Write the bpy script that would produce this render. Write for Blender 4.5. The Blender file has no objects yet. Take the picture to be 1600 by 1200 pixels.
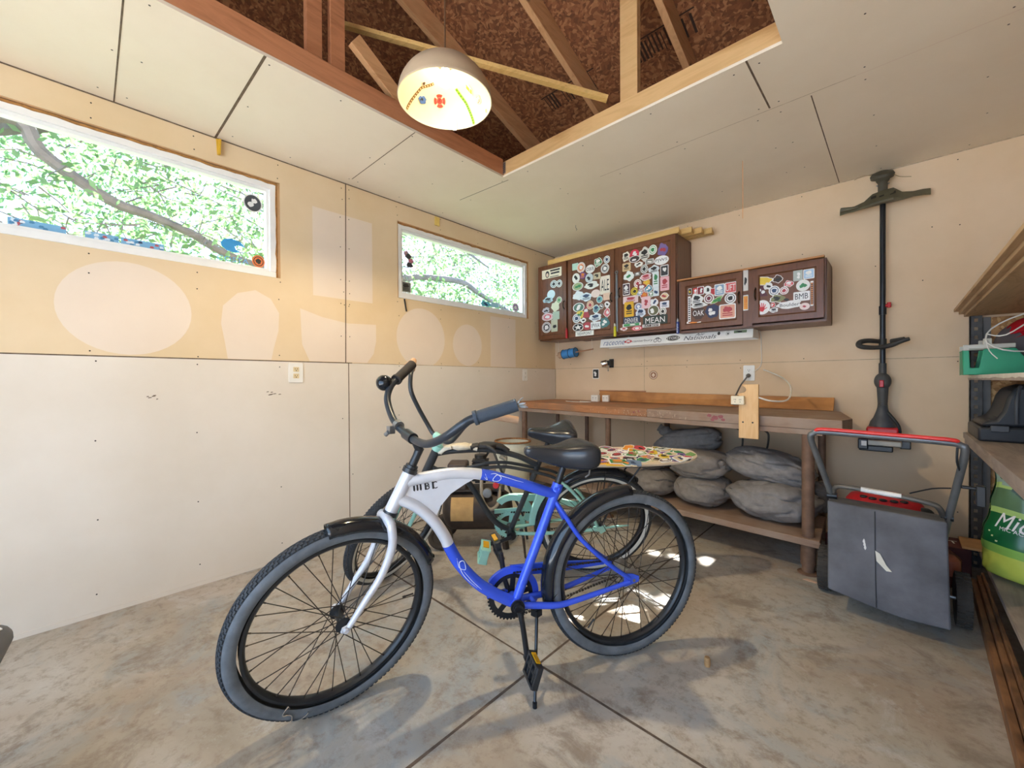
import bpy, bmesh, math, random
from mathutils import Vector, Matrix, noise
random.seed(7)
SC = bpy.context.scene
COL = SC.collection

# ------------------------------------------------------------------ camera, world, lights, exposure
cam_data = bpy.data.cameras.new('camera')
cam = bpy.data.objects.new('camera', cam_data)
COL.objects.link(cam)
CR, CU, CF = ((0.72909105, 0.68439152, -0.00587257), (-0.00076327, 0.00939345, 0.99995559), (-0.68441629, 0.72905419, -0.00737106))
cam.matrix_world = Matrix(((CR[0], CU[0], -CF[0], 2.74005), (CR[1], CU[1], -CF[1], -3.612755), (CR[2], CU[2], -CF[2], 1.090728), (0, 0, 0, 1)))
cam_data.sensor_width = 36.0
cam_data.lens = 14.468
cam_data.clip_start = 0.02
SC.camera = cam

SC.view_settings.view_transform = 'Standard'
SC.view_settings.look = 'None'
SC.view_settings.gamma = 1.0
SC.view_settings.exposure = 0.5
SC.view_settings.use_curve_mapping = False

world = bpy.data.worlds.new('sky')
SC.world = world
world.use_nodes = True
wn = world.node_tree
bg = wn.nodes['Background']
bg.inputs['Color'].default_value = (0.50, 0.71, 1.0, 1)
bg.inputs['Strength'].default_value = 3.6

SUN_DIR = Vector((1.78, -0.40, -2.0)).normalized()      # from the sun towards the floor
sun_data = bpy.data.lights.new('sun', 'SUN')
sun_data.energy = 38
sun_data.angle = 0.009
sun_data.color = (1.0, 0.98, 0.95)
sun = bpy.data.objects.new('sun', sun_data)
COL.objects.link(sun)
sun.rotation_euler = SUN_DIR.to_track_quat('-Z', 'Y').to_euler()
sun.location = (-4, 0, 6)

def area_light(name, loc, direction, sx, sy, energy, color):
    d = bpy.data.lights.new(name, 'AREA')
    d.shape = 'RECTANGLE'; d.size = sx; d.size_y = sy; d.energy = energy; d.color = color
    o = bpy.data.objects.new(name, d); COL.objects.link(o)
    o.location = loc
    o.rotation_euler = Vector(direction).to_track_quat('-Z', 'Y').to_euler()
    return o
# the openings that let the sky in: the open overhead door behind the camera and the two windows
for args in (('garage_door_portal', (2.02, -5.12, 1.10), (0, 1, 0), 2.9, 2.2), ('window_portal', (-0.13, -1.19, 2.01), (1, 0, 0), 1.5, 0.58), ('window_portal', (-0.13, -3.49, 2.01), (1, 0, 0), 1.5, 0.58)):
    o = area_light(*args, 1.0, (1, 1, 1)); o.data.cycles.is_portal = True

# ------------------------------------------------------------------ materials
def lin(h):
    if isinstance(h, (tuple, list)): c = [v / 255.0 for v in h]
    else: c = [int(h[i:i + 2], 16) / 255.0 for i in (0, 2, 4)]
    return tuple(v / 12.92 if v <= 0.04045 else ((v + 0.055) / 1.055) ** 2.4 for v in c) + (1,)

class NT:
    def __init__(s, name):
        s.m = bpy.data.materials.new(name); s.m.use_nodes = True
        s.t = s.m.node_tree; s.b = s.t.nodes['Principled BSDF']
    def n(s, kind, **kw):
        x = s.t.nodes.new(kind)
        for k, v in kw.items():
            if hasattr(x, k): setattr(x, k, v)
            else: x.inputs[k.replace('_', ' ')].default_value = v
        return x
    def l(s, a, b): s.t.links.new(a, b)
    def coords(s, scale=(1, 1, 1)):
        c = s.n('ShaderNodeTexCoord'); mp = s.n('ShaderNodeMapping'); mp.inputs['Scale'].default_value = scale
        s.l(c.outputs['Object'], mp.inputs['Vector']); return mp.outputs['Vector']
    def noise(s, vec, scale, detail=4, rough=0.55, dist=0.0):
        x = s.n('ShaderNodeTexNoise'); x.inputs['Scale'].default_value = scale; x.inputs['Detail'].default_value = detail
        x.inputs['Roughness'].default_value = rough; x.inputs['Distortion'].default_value = dist
        s.l(vec, x.inputs['Vector']); return x.outputs['Fac']
    def ramp(s, fac, stops):
        r = s.n('ShaderNodeValToRGB'); e = r.color_ramp.elements
        while len(e) < len(stops): e.new(0.5)
        for i, (p, c) in enumerate(stops): e[i].position = p; e[i].color = c
        s.l(fac, r.inputs['Fac']); return r.outputs['Color']
    def mix(s, fac, a, b, mode='MIX'):
        x = s.n('ShaderNodeMixRGB', blend_type=mode)
        for sock, v in ((x.inputs['Fac'], fac), (x.inputs['Color1'], a), (x.inputs['Color2'], b)):
            if hasattr(v, 'is_linked') or hasattr(v, 'links'): s.l(v, sock)
            else: sock.default_value = v
        return x.outputs['Color']
    def bump(s, h, strength=0.2, dist=0.01):
        x = s.n('ShaderNodeBump'); x.inputs['Strength'].default_value = strength; x.inputs['Distance'].default_value = dist
        s.l(h, x.inputs['Height']); s.l(x.outputs['Normal'], s.b.inputs['Normal'])

_mc = {}
def M(name, color, rough=0.6, metal=0.0, var=0.10, scale=14.0, bump=0.0, spec=0.5):
    """plain surface with a little wear in its colour"""
    key = (name,)
    if key in _mc: return _mc[key]
    s = NT(name); c = lin(color); v = s.coords(); f = s.noise(v, scale, 5)
    lo = tuple(x * (1 - var) for x in c[:3]) + (1,); hi = tuple(min(1, x * (1 + var)) for x in c[:3]) + (1,)
    s.l(s.ramp(f, [(0.3, lo), (0.7, hi)]), s.b.inputs['Base Color'])
    s.b.inputs['Roughness'].default_value = rough; s.b.inputs['Metallic'].default_value = metal
    s.b.inputs['Specular IOR Level'].default_value = spec
    if bump: s.bump(s.noise(v, scale * 4, 4), bump)
    _mc[key] = s.m
    return s.m

def wood(name, light, dark, scale=3.0, stretch=(1, 12, 12), rough=0.55, stain=None, bump=0.1, knots=False):
    s = NT(name); v = s.coords(stretch)
    f = s.noise(v, scale, 8, 0.6, 0.8)
    col = s.ramp(f, [(0.28, lin(dark)), (0.5, lin(light)), (0.78, lin(dark))])
    v2 = s.coords((1, 1, 1)); g = s.noise(v2, 5.0, 3)
    if stain: col = s.mix(s.ramp(g, [(0.42, (0, 0, 0, 1)), (0.66, (0.85, 0.85, 0.85, 1))]), col, lin(stain))
    if knots:
        w = s.n('ShaderNodeTexVoronoi'); w.inputs['Scale'].default_value = 3.1; s.l(v2, w.inputs['Vector'])
        col = s.mix(s.ramp(w.outputs['Distance'], [(0.05, (0.8, 0.8, 0.8, 1)), (0.10, (0, 0, 0, 1))]), col, lin('6B4226'))
    s.l(col, s.b.inputs['Base Color']); s.b.inputs['Roughness'].default_value = rough
    if bump: s.bump(f, bump, 0.004)
    return s.m

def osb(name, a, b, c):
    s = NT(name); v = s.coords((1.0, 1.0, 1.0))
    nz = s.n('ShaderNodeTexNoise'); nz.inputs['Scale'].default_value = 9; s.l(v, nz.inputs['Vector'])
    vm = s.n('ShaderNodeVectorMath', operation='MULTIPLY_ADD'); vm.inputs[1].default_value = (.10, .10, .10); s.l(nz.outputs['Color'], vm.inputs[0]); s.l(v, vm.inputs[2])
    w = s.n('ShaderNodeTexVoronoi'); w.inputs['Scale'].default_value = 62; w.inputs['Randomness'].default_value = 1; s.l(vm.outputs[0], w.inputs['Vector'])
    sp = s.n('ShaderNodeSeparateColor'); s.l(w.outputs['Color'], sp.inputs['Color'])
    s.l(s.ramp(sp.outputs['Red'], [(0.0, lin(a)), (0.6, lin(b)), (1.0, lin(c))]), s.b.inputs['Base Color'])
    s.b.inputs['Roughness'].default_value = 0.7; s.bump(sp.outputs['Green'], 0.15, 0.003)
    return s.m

def emit(name, color, strength):
    s = NT(name); s.b.inputs['Base Color'].default_value = color; s.b.inputs['Emission Color'].default_value = color
    s.b.inputs['Emission Strength'].default_value = strength
    return s.m

def drywall(name, base, dark, amount=1.0):
    s = NT(name); v = s.coords()
    f = s.noise(v, 1.3, 6, 0.6)
    col = s.ramp(f, [(0.3, lin(dark)), (0.62, lin(base))])
    g = s.noise(v, 38, 3)
    col = s.mix(s.ramp(g, [(0.70, (0, 0, 0, 1)), (0.82, (0.35, 0.35, 0.35, 1))]), col, lin(dark))
    s.l(col, s.b.inputs['Base Color']); s.b.inputs['Roughness'].default_value = 0.85; s.b.inputs['Specular IOR Level'].default_value = 0.25
    s.bump(s.noise(v, 120, 3), 0.04, 0.002)
    return s.m

MAT_WALL_LEFT = drywall('aged_drywall_paper', 'E6CEAA', 'DDC298')
MAT_WALL_LOW = drywall('daylit_drywall_paper', 'E8DDCE', 'DED1BF')  # same paper as the sheets above, coloured paler for the daylight low down
MAT_WALL_BACK = drywall('tan_drywall_paper', 'E6CBAA', 'DABD99')
MAT_CEILING = drywall('ceiling_drywall', 'F1E3CE', 'E9D9C2')
MAT_PATCH = drywall('unfaded_drywall_paper', 'EAD8C4', 'E4D0BA')
MAT_SEAM = M('drywall_seam', '6E5B48', 0.9, var=0.3, scale=30)
MAT_SEAM_LIGHT = M('drywall_seam_tight', 'B39C80', 0.9, var=0.3, scale=30)
MAT_SCREW = M('screw_head', '3B332C', 0.5, 0.4)
MAT_JOINT = M('control_joint', '5E5146', 0.95, var=0.4, scale=30)

def concrete():
    s = NT('stained_concrete'); v = s.coords()
    a = s.noise(v, 1.1, 8, 0.62, 0.6); b = s.noise(v, 2.3, 7, 0.65, 1.2); c = s.noise(v, 19, 8, 0.75); d = s.noise(v, 70, 3)
    col = s.ramp(a, [(0.28, lin('948979')), (0.48, lin('AFA698')), (0.68, lin('C3BEB6'))])
    col = s.mix(s.ramp(b, [(0.50, (0, 0, 0, 1)), (0.68, (0.75, 0.75, 0.75, 1))]), col, lin('9AA3A8'))
    e = s.noise(v, 0.75, 5, 0.6, 0.8)
    col = s.mix(s.ramp(e, [(0.52, (0, 0, 0, 1)), (0.70, (0.6, 0.6, 0.6, 1))]), col, lin('A2836A'))
    g = s.noise(v, 4.2, 8, 0.75, 0.5)
    col = s.mix(s.ramp(g, [(0.36, (0.75, 0.75, 0.75, 1)), (0.47, (0, 0, 0, 1))]), col, lin('86796C'))
    col = s.mix(s.ramp(g, [(0.56, (0, 0, 0, 1)), (0.70, (0.7, 0.7, 0.7, 1))]), col, lin('C4C3C2'))
    col = s.mix(s.ramp(c, [(0.34, (0.7, 0.7, 0.7, 1)), (0.50, (0, 0, 0, 1))]), col, lin('8B7A68'))
    col = s.mix(s.ramp(d, [(0.68, (0, 0, 0, 1)), (0.80, (0.5, 0.5, 0.5, 1))]), col, lin('CFCBC6'))
    s.l(col, s.b.inputs['Base Color'])
    s.l(s.ramp(b, [(0.3, (0.42, 0.42, 0.42, 1)), (0.7, (0.7, 0.7, 0.7, 1))]), s.b.inputs['Roughness'])
    s.bump(c, 0.08, 0.004)
    return s.m
MAT_FLOOR = concrete()

STUD = wood('framing_lumber', 'DDAA78', 'C08A58', 2.2, (8, 1, 8), knots=True)
STUDX = wood('header_lumber', 'DDB47C', 'C6985F', 2.2, (1, 8, 8), knots=True)
RED_STUD = wood('reddish_framing_lumber', 'CF8E64', 'B0724C', 2.2, (8, 1, 8), knots=True)
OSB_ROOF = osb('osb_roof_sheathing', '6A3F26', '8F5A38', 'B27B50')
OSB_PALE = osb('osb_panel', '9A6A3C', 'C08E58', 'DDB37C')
CABINET = wood('dark_stained_cabinet_wood', '75492F', '5E3822', 2.0, (9, 9, 1), 0.32, bump=0.03)
CAB_SIDE = wood('worn_cabinet_side', '74503E', '634434', 2.0, (9, 9, 1), 0.4, bump=0.03)
PINE = wood('pine_trim', 'E0B873', 'C39752', 3.0, (1, 10, 10))
PINE2 = wood('pine_board', 'C98C50', 'AD7038', 2.0, (1, 9, 9), stain='A06A3C')
PINE3 = wood('fresh_pine_board', 'E7BD86', 'D7A468', 3.0, (9, 9, 1))
BENCH = wood('worn_bench_timber', 'B87C50', '8A5A3A', 2.5, (1, 14, 10), 0.55, stain='8F6A50', bump=0.25)
BENCH2 = wood('weathered_bench_timber', '9C7F6A', '7B6250', 2.5, (1, 14, 10), 0.7, stain='A18D7D', bump=0.25)
SHELFW = wood('dusty_shelf_board', 'B5A69A', '908276', 2.0, (10, 1, 10), 0.7, stain='9A8E86')
PLANK = wood('old_floor_plank', '9C6E48', '6A452B', 2.4, (12, 1, 12), 0.65, stain='4A3324')
RUSTPIPE = M('rusty_brown_pipe', '7C5F4C', 0.65, 0.2, 0.25, 20)
WHITE = M('white_vinyl', 'F0EEE9', 0.4, var=0.03)
WPLASTIC = M('white_plastic', 'EFEBE2', 0.35, var=0.03)
BLACK = M('black_paint', '24272B', 0.35, var=0.2)
BLACKMET = M('black_metal', '2B2D31', 0.32, 0.4, 0.2)
FENDER = M('glossy_black_fender', '1E2126', 0.10, 0.0, 0.2)
TREAD = M('tyre_tread', '34373B', 0.8, var=0.25, scale=25)
RUBBER = M('tyre_rubber', '666C72', 0.75, var=0.25, scale=18, bump=0.15)
RUBBER2 = M('dark_tyre_rubber', '3A3D40', 0.75, var=0.2, scale=18, bump=0.15)
WHITEWALL = M('whitewall_rubber', 'D9D6CC', 0.6, var=0.08)
SPOKE = M('dark_spoke_steel', '4A4541', 0.4, 0.7)
CHROME = M('chrome', 'D8DADC', 0.18, 1.0, 0.05)
STEEL = M('dull_steel', '9A9A9A', 0.4, 0.9, 0.12)
BLUE = M('metallic_blue_paint', '3D5FE6', 0.2, 0.15, 0.06)
SILVER = M('silver_paint', 'D9DBE2', 0.28, 0.2, 0.05)
MINT = M('mint_paint', '9FD3C3', 0.35, 0.0, 0.06)
SADDLE = M('black_vinyl', '2A2D33', 0.25, 0.0, 0.15)
GRIP = M('grip_foam', '3C4652', 0.8, 0.0, 0.12, 30, 0.2)
GRIPD = M('dark_grip', '37322F', 0.8, 0.0, 0.12, 30, 0.2)
TAN = M('tan_grip', 'B99576', 0.7)
RED = M('red_paint', 'C0262E', 0.4, 0.0, 0.1)
GREEN = M('green_plastic', '27A074', 0.4, 0.0, 0.06)
AMBER = M('amber_reflector', 'D9A321', 0.25)
PALE = M('pale_translucent_plastic', 'CBC9BD', 0.4)
CASE = M('black_plastic_case', '2C2E33', 0.45, 0.0, 0.15)
BAG = M('dark_grey_canvas', '8E8884', 0.85, 0.0, 0.14, 30, 0.3)
MOWBAG = M('charcoal_fabric', '626267', 0.8, 0.0, 0.34, 6, 0.25)
GREYMET = M('grey_tube', '77797B', 0.4, 0.5, 0.15)
DARKSTEEL = M('dark_angle_steel', '4A4643', 0.5, 0.5, 0.3, 25)
ORANGE = M('orange_paint', 'D9803E', 0.5)
COPPER = M('copper_dowel', 'B88460', 0.5)
BLUETAPE = M('blue_tape', '3F86C2', 0.6)
CORDW = M('white_cord', 'EAE3D6', 0.5)
CORDG = M('grey_cord', '6F6A64', 0.5)
CORDB = M('dark_cord', '4B4440', 0.5)
RAWWOOD = M('raw_wood', 'C79A6B', 0.7)

def glass(name):
    s = NT(name); t = s.t
    t.nodes.remove(s.b)
    tr = s.n('ShaderNodeBsdfTransparent'); gl = s.n('ShaderNodeBsdfGlossy'); gl.inputs['Roughness'].default_value = 0.02
    fr = s.n('ShaderNodeFresnel'); fr.inputs['IOR'].default_value = 1.45
    mx = s.n('ShaderNodeMixShader'); ge = s.n('ShaderNodeNewGeometry'); mm = s.n('ShaderNodeMath', operation='MULTIPLY_ADD'); s.l(ge.outputs['Backfacing'], mm.inputs[0]); mm.inputs[1].default_value = -1.0; mm.inputs[2].default_value = 1.0; mu = s.n('ShaderNodeMath', operation='MULTIPLY'); s.l(fr.outputs[0], mu.inputs[0]); s.l(mm.outputs[0], mu.inputs[1]); s.l(mu.outputs[0], mx.inputs[0]); s.l(tr.outputs[0], mx.inputs[1]); s.l(gl.outputs[0], mx.inputs[2])
    s.l(mx.outputs[0], t.nodes['Material Output'].inputs['Surface'])
    return s.m
GLASS = glass('window_glass')

def vinyl(hexc):
    return M('sticker_' + hexc, hexc, 0.45, 0.0, 0.04, 40)

# ------------------------------------------------------------------ mesh helpers
def V(*a): return Vector(a if len(a) > 1 else a[0])
I4 = Matrix.Identity(4)

class MB:
    """collects polygons; build() links them as ONE mesh object"""
    def __init__(s): s.v = []; s.f = []; s.mi = []; s.mats = []; s.cur = 0; s.T = None
    def mat(s, m):
        if m not in s.mats: s.mats.append(m)
        s.cur = s.mats.index(m); return s
    def add(s, vs, fs):
        o = len(s.v)
        s.v += [V(p) if s.T is None else s.T(V(p)) for p in vs]
        s.f += [[i + o for i in f] for f in fs]; s.mi += [s.cur] * len(fs)
        return s
    def box(s, c, size, rot=None):
        hx, hy, hz = size[0] / 2, size[1] / 2, size[2] / 2
        p = [V(x, y, z) for x in (-hx, hx) for y in (-hy, hy) for z in (-hz, hz)]
        if rot is not None: p = [rot @ q for q in p]
        c = V(c)
        return s.add([q + c for q in p], [(0, 1, 3, 2), (4, 6, 7, 5), (0, 4, 5, 1), (2, 3, 7, 6), (0, 2, 6, 4), (1, 5, 7, 3)])
    def span(s, a, b):
        a, b = V(a), V(b)
        return s.box((a + b) / 2, [abs(x) for x in (b - a)])
    def hexa(s, p):   # 8 corners: bottom ring 4, top ring 4
        return s.add(p, [(3, 2, 1, 0), (4, 5, 6, 7), (0, 1, 5, 4), (1, 2, 6, 5), (2, 3, 7, 6), (3, 0, 4, 7)])
    def beam(s, a, b, w, h, up=(0, 0, 1)):
        a, b = V(a), V(b); d = (b - a).normalized(); sx = d.cross(V(up)).normalized(); u = sx.cross(d)
        q = []
        for e in (a, b): q += [e - sx * w / 2 - u * h / 2, e + sx * w / 2 - u * h / 2, e + sx * w / 2 + u * h / 2, e - sx * w / 2 + u * h / 2]
        return s.add(q, [(3, 2, 1, 0), (4, 5, 6, 7), (0, 1, 5, 4), (1, 2, 6, 5), (2, 3, 7, 6), (3, 0, 4, 7)])
    def tube(s, pts, r, n=10, closed=False, smooth=0, flat=1.0, flat_dir=None):
        pts = [V(p) for p in pts]
        rs = list(r) if isinstance(r, (list, tuple)) else [r] * len(pts)
        if smooth: pts, rs = spline(pts, rs, smooth, closed)
        N = len(pts); vs = []; prev = None
        for i, p in enumerate(pts):
            a = pts[(i - 1) % N] if (closed or i > 0) else p
            b = pts[(i + 1) % N] if (closed or i < N - 1) else p
            d = (b - a).normalized()
            if flat_dir is not None: u = (V(flat_dir) - d * V(flat_dir).dot(d)).normalized()
            elif prev is None:
                u = d.orthogonal().normalized()
            else:
                u = (prev - d * prev.dot(d)).normalized()
            prev = u; w = d.cross(u)
            vs += [p + (u * math.cos(t) * flat + w * math.sin(t)) * rs[i] for t in [2 * math.pi * k / n for k in range(n)]]
        fs = []
        for i in range(N if closed else N - 1):
            j = (i + 1) % N
            fs += [(i * n + k, i * n + (k + 1) % n, j * n + (k + 1) % n, j * n + k) for k in range(n)]
        if not closed: fs += [tuple(range(n))[::-1], tuple((N - 1) * n + k for k in range(n))]
        return s.add(vs, fs)
    def cyl(s, a, b, r, n=16, r2=None):
        return s.tube([a, b], [r, r if r2 is None else r2], n)
    def lathe(s, prof, c=(0, 0, 0), axis=(0, 0, 1), n=32, cap=True):
        ax = V(axis).normalized(); u = ax.orthogonal().normalized(); w = ax.cross(u); c = V(c); vs = []
        for r, h in prof:
            vs += [c + ax * h + (u * math.cos(2 * math.pi * k / n) + w * math.sin(2 * math.pi * k / n)) * r for k in range(n)]
        fs = []
        for i in range(len(prof) - 1):
            fs += [(i * n + k, i * n + (k + 1) % n, (i + 1) * n + (k + 1) % n, (i + 1) * n + k) for k in range(n)]
        if cap:
            if prof[0][0] > 1e-5: fs.append(tuple(range(n))[::-1])
            if prof[-1][0] > 1e-5: fs.append(tuple((len(prof) - 1) * n + k for k in range(n)))
        return s.add(vs, fs)
    def torus(s, c, axis, R, r, n=64, m=12, flat=1.0):
        ax = V(axis).normalized(); u = ax.orthogonal().normalized(); w = ax.cross(u); c = V(c); vs = []
        for i in range(n):
            t = 2 * math.pi * i / n; e = u * math.cos(t) + w * math.sin(t)
            for k in range(m):
                q = 2 * math.pi * k / m
                vs.append(c + e * (R + r * math.cos(q) * flat) + ax * r * math.sin(q))
        return s.add(vs, [(i * m + k, ((i + 1) % n) * m + k, ((i + 1) % n) * m + (k + 1) % m, i * m + (k + 1) % m) for i in range(n) for k in range(m)])
    def ell(s, c, rad, n=20, m=12, rot=None, p=1.0, fn=None):
        vs = []; c = V(c)
        sp = lambda x: math.copysign(abs(x) ** p, x)
        for i in range(m + 1):
            a = -math.pi / 2 + math.pi * i / m
            for k in range(n):
                b = 2 * math.pi * k / n
                q = V(rad[0] * sp(math.cos(a)) * sp(math.cos(b)), rad[1] * sp(math.cos(a)) * sp(math.sin(b)), rad[2] * sp(math.sin(a)))
                if fn: q = fn(q)
                if rot is not None: q = rot @ q
                vs.append(c + q)
        return s.add(vs, [(i * n + k, i * n + (k + 1) % n, (i + 1) * n + (k + 1) % n, (i + 1) * n + k) for i in range(m) for k in range(n)])
    def prism(s, poly, d, base=None):
        """poly: 3D points of one face; d: extrusion vector"""
        p = [V(q) for q in poly]; d = V(d); n = len(p)
        return s.add(p + [q + d for q in p], [tuple(range(n))[::-1], tuple(range(n, 2 * n))] + [(i, (i + 1) % n, n + (i + 1) % n, n + i) for i in range(n)])
    def build(s, name, parent=None, mats=None, bevel=0, smooth=True, angle=38, label=None, origin=None, sub=0):
        if mats is not None: s.mats = mats if isinstance(mats, list) else [mats]
        o0 = V(0, 0, 0)
        if parent is not None: o0 = parent_origin(parent)
        elif origin is not None: o0 = V(origin)
        me = bpy.data.meshes.new(name)
        me.from_pydata([tuple(p - o0) for p in s.v], [], s.f)
        for m in s.mats: me.materials.append(m)
        if len(s.mats) > 1: me.polygons.foreach_set('material_index', [min(i, len(s.mats) - 1) for i in s.mi])
        me.validate(); 
        bm = bmesh.new(); bm.from_mesh(me); bmesh.ops.remove_doubles(bm, verts=bm.verts, dist=1e-5); bmesh.ops.recalc_face_normals(bm, faces=bm.faces); bm.to_mesh(me); bm.free()
        if smooth:
            me.polygons.foreach_set('use_smooth', [True] * len(me.polygons)); me.set_sharp_from_angle(angle=math.radians(angle))
        ob = bpy.data.objects.new(name, me); COL.objects.link(ob)
        if parent is not None:
            ob.parent = parent
        else: ob.location = o0
        if bevel:
            b = ob.modifiers.new('bevel', 'BEVEL'); b.width = bevel; b.segments = 2; b.limit_method = 'ANGLE'
        if sub:
            b = ob.modifiers.new('sub', 'SUBSURF'); b.levels = sub; b.render_levels = sub
        if label: ob['label'] = label
        return ob

def parent_origin(p):
    o = V(p.location)
    while p.parent is not None:
        p = p.parent; o = o + V(p.location)
    return o

def spline(pts, rs, k, closed=False):
    N = len(pts); out = []; ro = []
    rng = range(N if closed else N - 1)
    for i in rng:
        g = lambda j: pts[j % N] if closed else pts[max(0, min(N - 1, j))]
        p0, p1, p2, p3 = g(i - 1), g(i), g(i + 1), g(i + 2)
        for t in range(k):
            t = t / k
            out.append(0.5 * ((2 * p1) + (p2 - p0) * t + (2 * p0 - 5 * p1 + 4 * p2 - p3) * t * t + (3 * p1 - p0 - 3 * p2 + p3) * t ** 3))
            ro.append(rs[i] * (1 - t) + rs[(i + 1) % N] * t)
    if not closed: out.append(pts[-1]); ro.append(rs[-1])
    return out, ro

def thing(name, label, cat, loc, group=None):
    o = bpy.data.objects.new(name, None); COL.objects.link(o); o.location = loc; o.empty_display_size = 0.05
    return tag(o, label, cat, group)
def tag(o, label, cat, group=None):
    o['label'] = label; o['category'] = cat
    if group: o['group'] = group
    return o
def struct(o):
    o['kind'] = 'structure'; return o

def copy_under(o, parent, matrix):
    c = o.copy(); COL.objects.link(c); c.parent = parent; c.matrix_local = matrix
    return c

_tc = {}
def text2d(txt, width=None, height=None, shear=0.0):
    """2D polygons of a line of lettering, centred, fitted to width x height"""
    if txt not in _tc:
        cu = bpy.data.curves.new('t', 'FONT'); cu.body = txt; cu.resolution_u = 2; cu.align_x = 'CENTER'
        ob = bpy.data.objects.new('t', cu)
        me = bpy.data.meshes.new_from_object(ob)
        vs = [(v.co.x, v.co.y) for v in me.vertices]; fs = [tuple(p.vertices) for p in me.polygons]
        bpy.data.objects.remove(ob); bpy.data.curves.remove(cu); bpy.data.meshes.remove(me)
        xs = [v[0] for v in vs]; ys = [v[1] for v in vs]
        cx, cy, w, h = (min(xs) + max(xs)) / 2, (min(ys) + max(ys)) / 2, max(xs) - min(xs), max(ys) - min(ys)
        _tc[txt] = ([((x - cx) / w, (y - cy) / h) for x, y in vs], fs, w / h)
    vs, fs, ar = _tc[txt]
    if width is None: width = height * ar
    if height is None: height = width / ar
    return [(x * width + shear * y * height, y * height) for x, y in vs], fs

def lettering(mb, frame, txt, width=None, height=None, depth=0.0012, shear=0.0):
    """frame(a, b, h) -> world"""
    vs, fs = text2d(txt, width, height, shear)
    mb.add([frame(x, y, depth) for x, y in vs], fs)

def shape2d(kind, w, h):
    if kind == 'c': return [(w * math.cos(2 * math.pi * k / 24), h * math.sin(2 * math.pi * k / 24)) for k in range(24)]
    if kind == 'o': return [(w * math.cos(2 * math.pi * (k + .5) / 8), h * math.sin(2 * math.pi * (k + .5) / 8)) for k in range(8)]
    if kind == 't': return [(-w, -h), (w, -h), (w * .15, h), (-w * .15, h)]
    if kind == 'd': return [(-w, 0), (-w * .5, -h * .8), (0, -h), (w * .5, -h * .8), (w, 0), (w * .5, h * .8), (0, h), (-w * .5, h * .8)]
    if kind == 'l': return [(-w, -h * .8), (-w * .3, -h * .75), (w * .5, -h * .1), (w, h), (w * .1, h * .8), (-w * .6, h * .1)]
    if kind == 'a': return [(-w, 0), (-w * .45, h), (-w * .45, h * .35), (w * .6, h * .35), (w, h * .5), (w, -h * .5), (w * .6, -h * .35), (-w * .45, -h * .35), (-w * .45, -h)]
    if kind == 'f': return [(w * math.cos(math.pi * k / 12), -h * .6 + h * 1.6 * math.sin(math.pi * k / 12)) for k in range(13)]
    if kind == 'b':
        rr = random.Random(int(w * 1e5) + int(h * 7e5)); p1, p2 = rr.random() * 6, rr.random() * 6
        return [((w * (1 + .12 * math.sin(3 * t + p1) + .08 * math.sin(7 * t + p2))) * math.cos(t), (h * (1 + .12 * math.sin(4 * t + p2) + .08 * math.sin(6 * t + p1))) * math.sin(t)) for t in [2 * math.pi * k / 30 for k in range(30)]]
    e = min(w, h) * .12
    return [(-w, -h + e), (-w + e, -h), (w - e, -h), (w, -h + e), (w, h - e), (w - e, h), (-w + e, h), (-w, h - e)]

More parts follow.
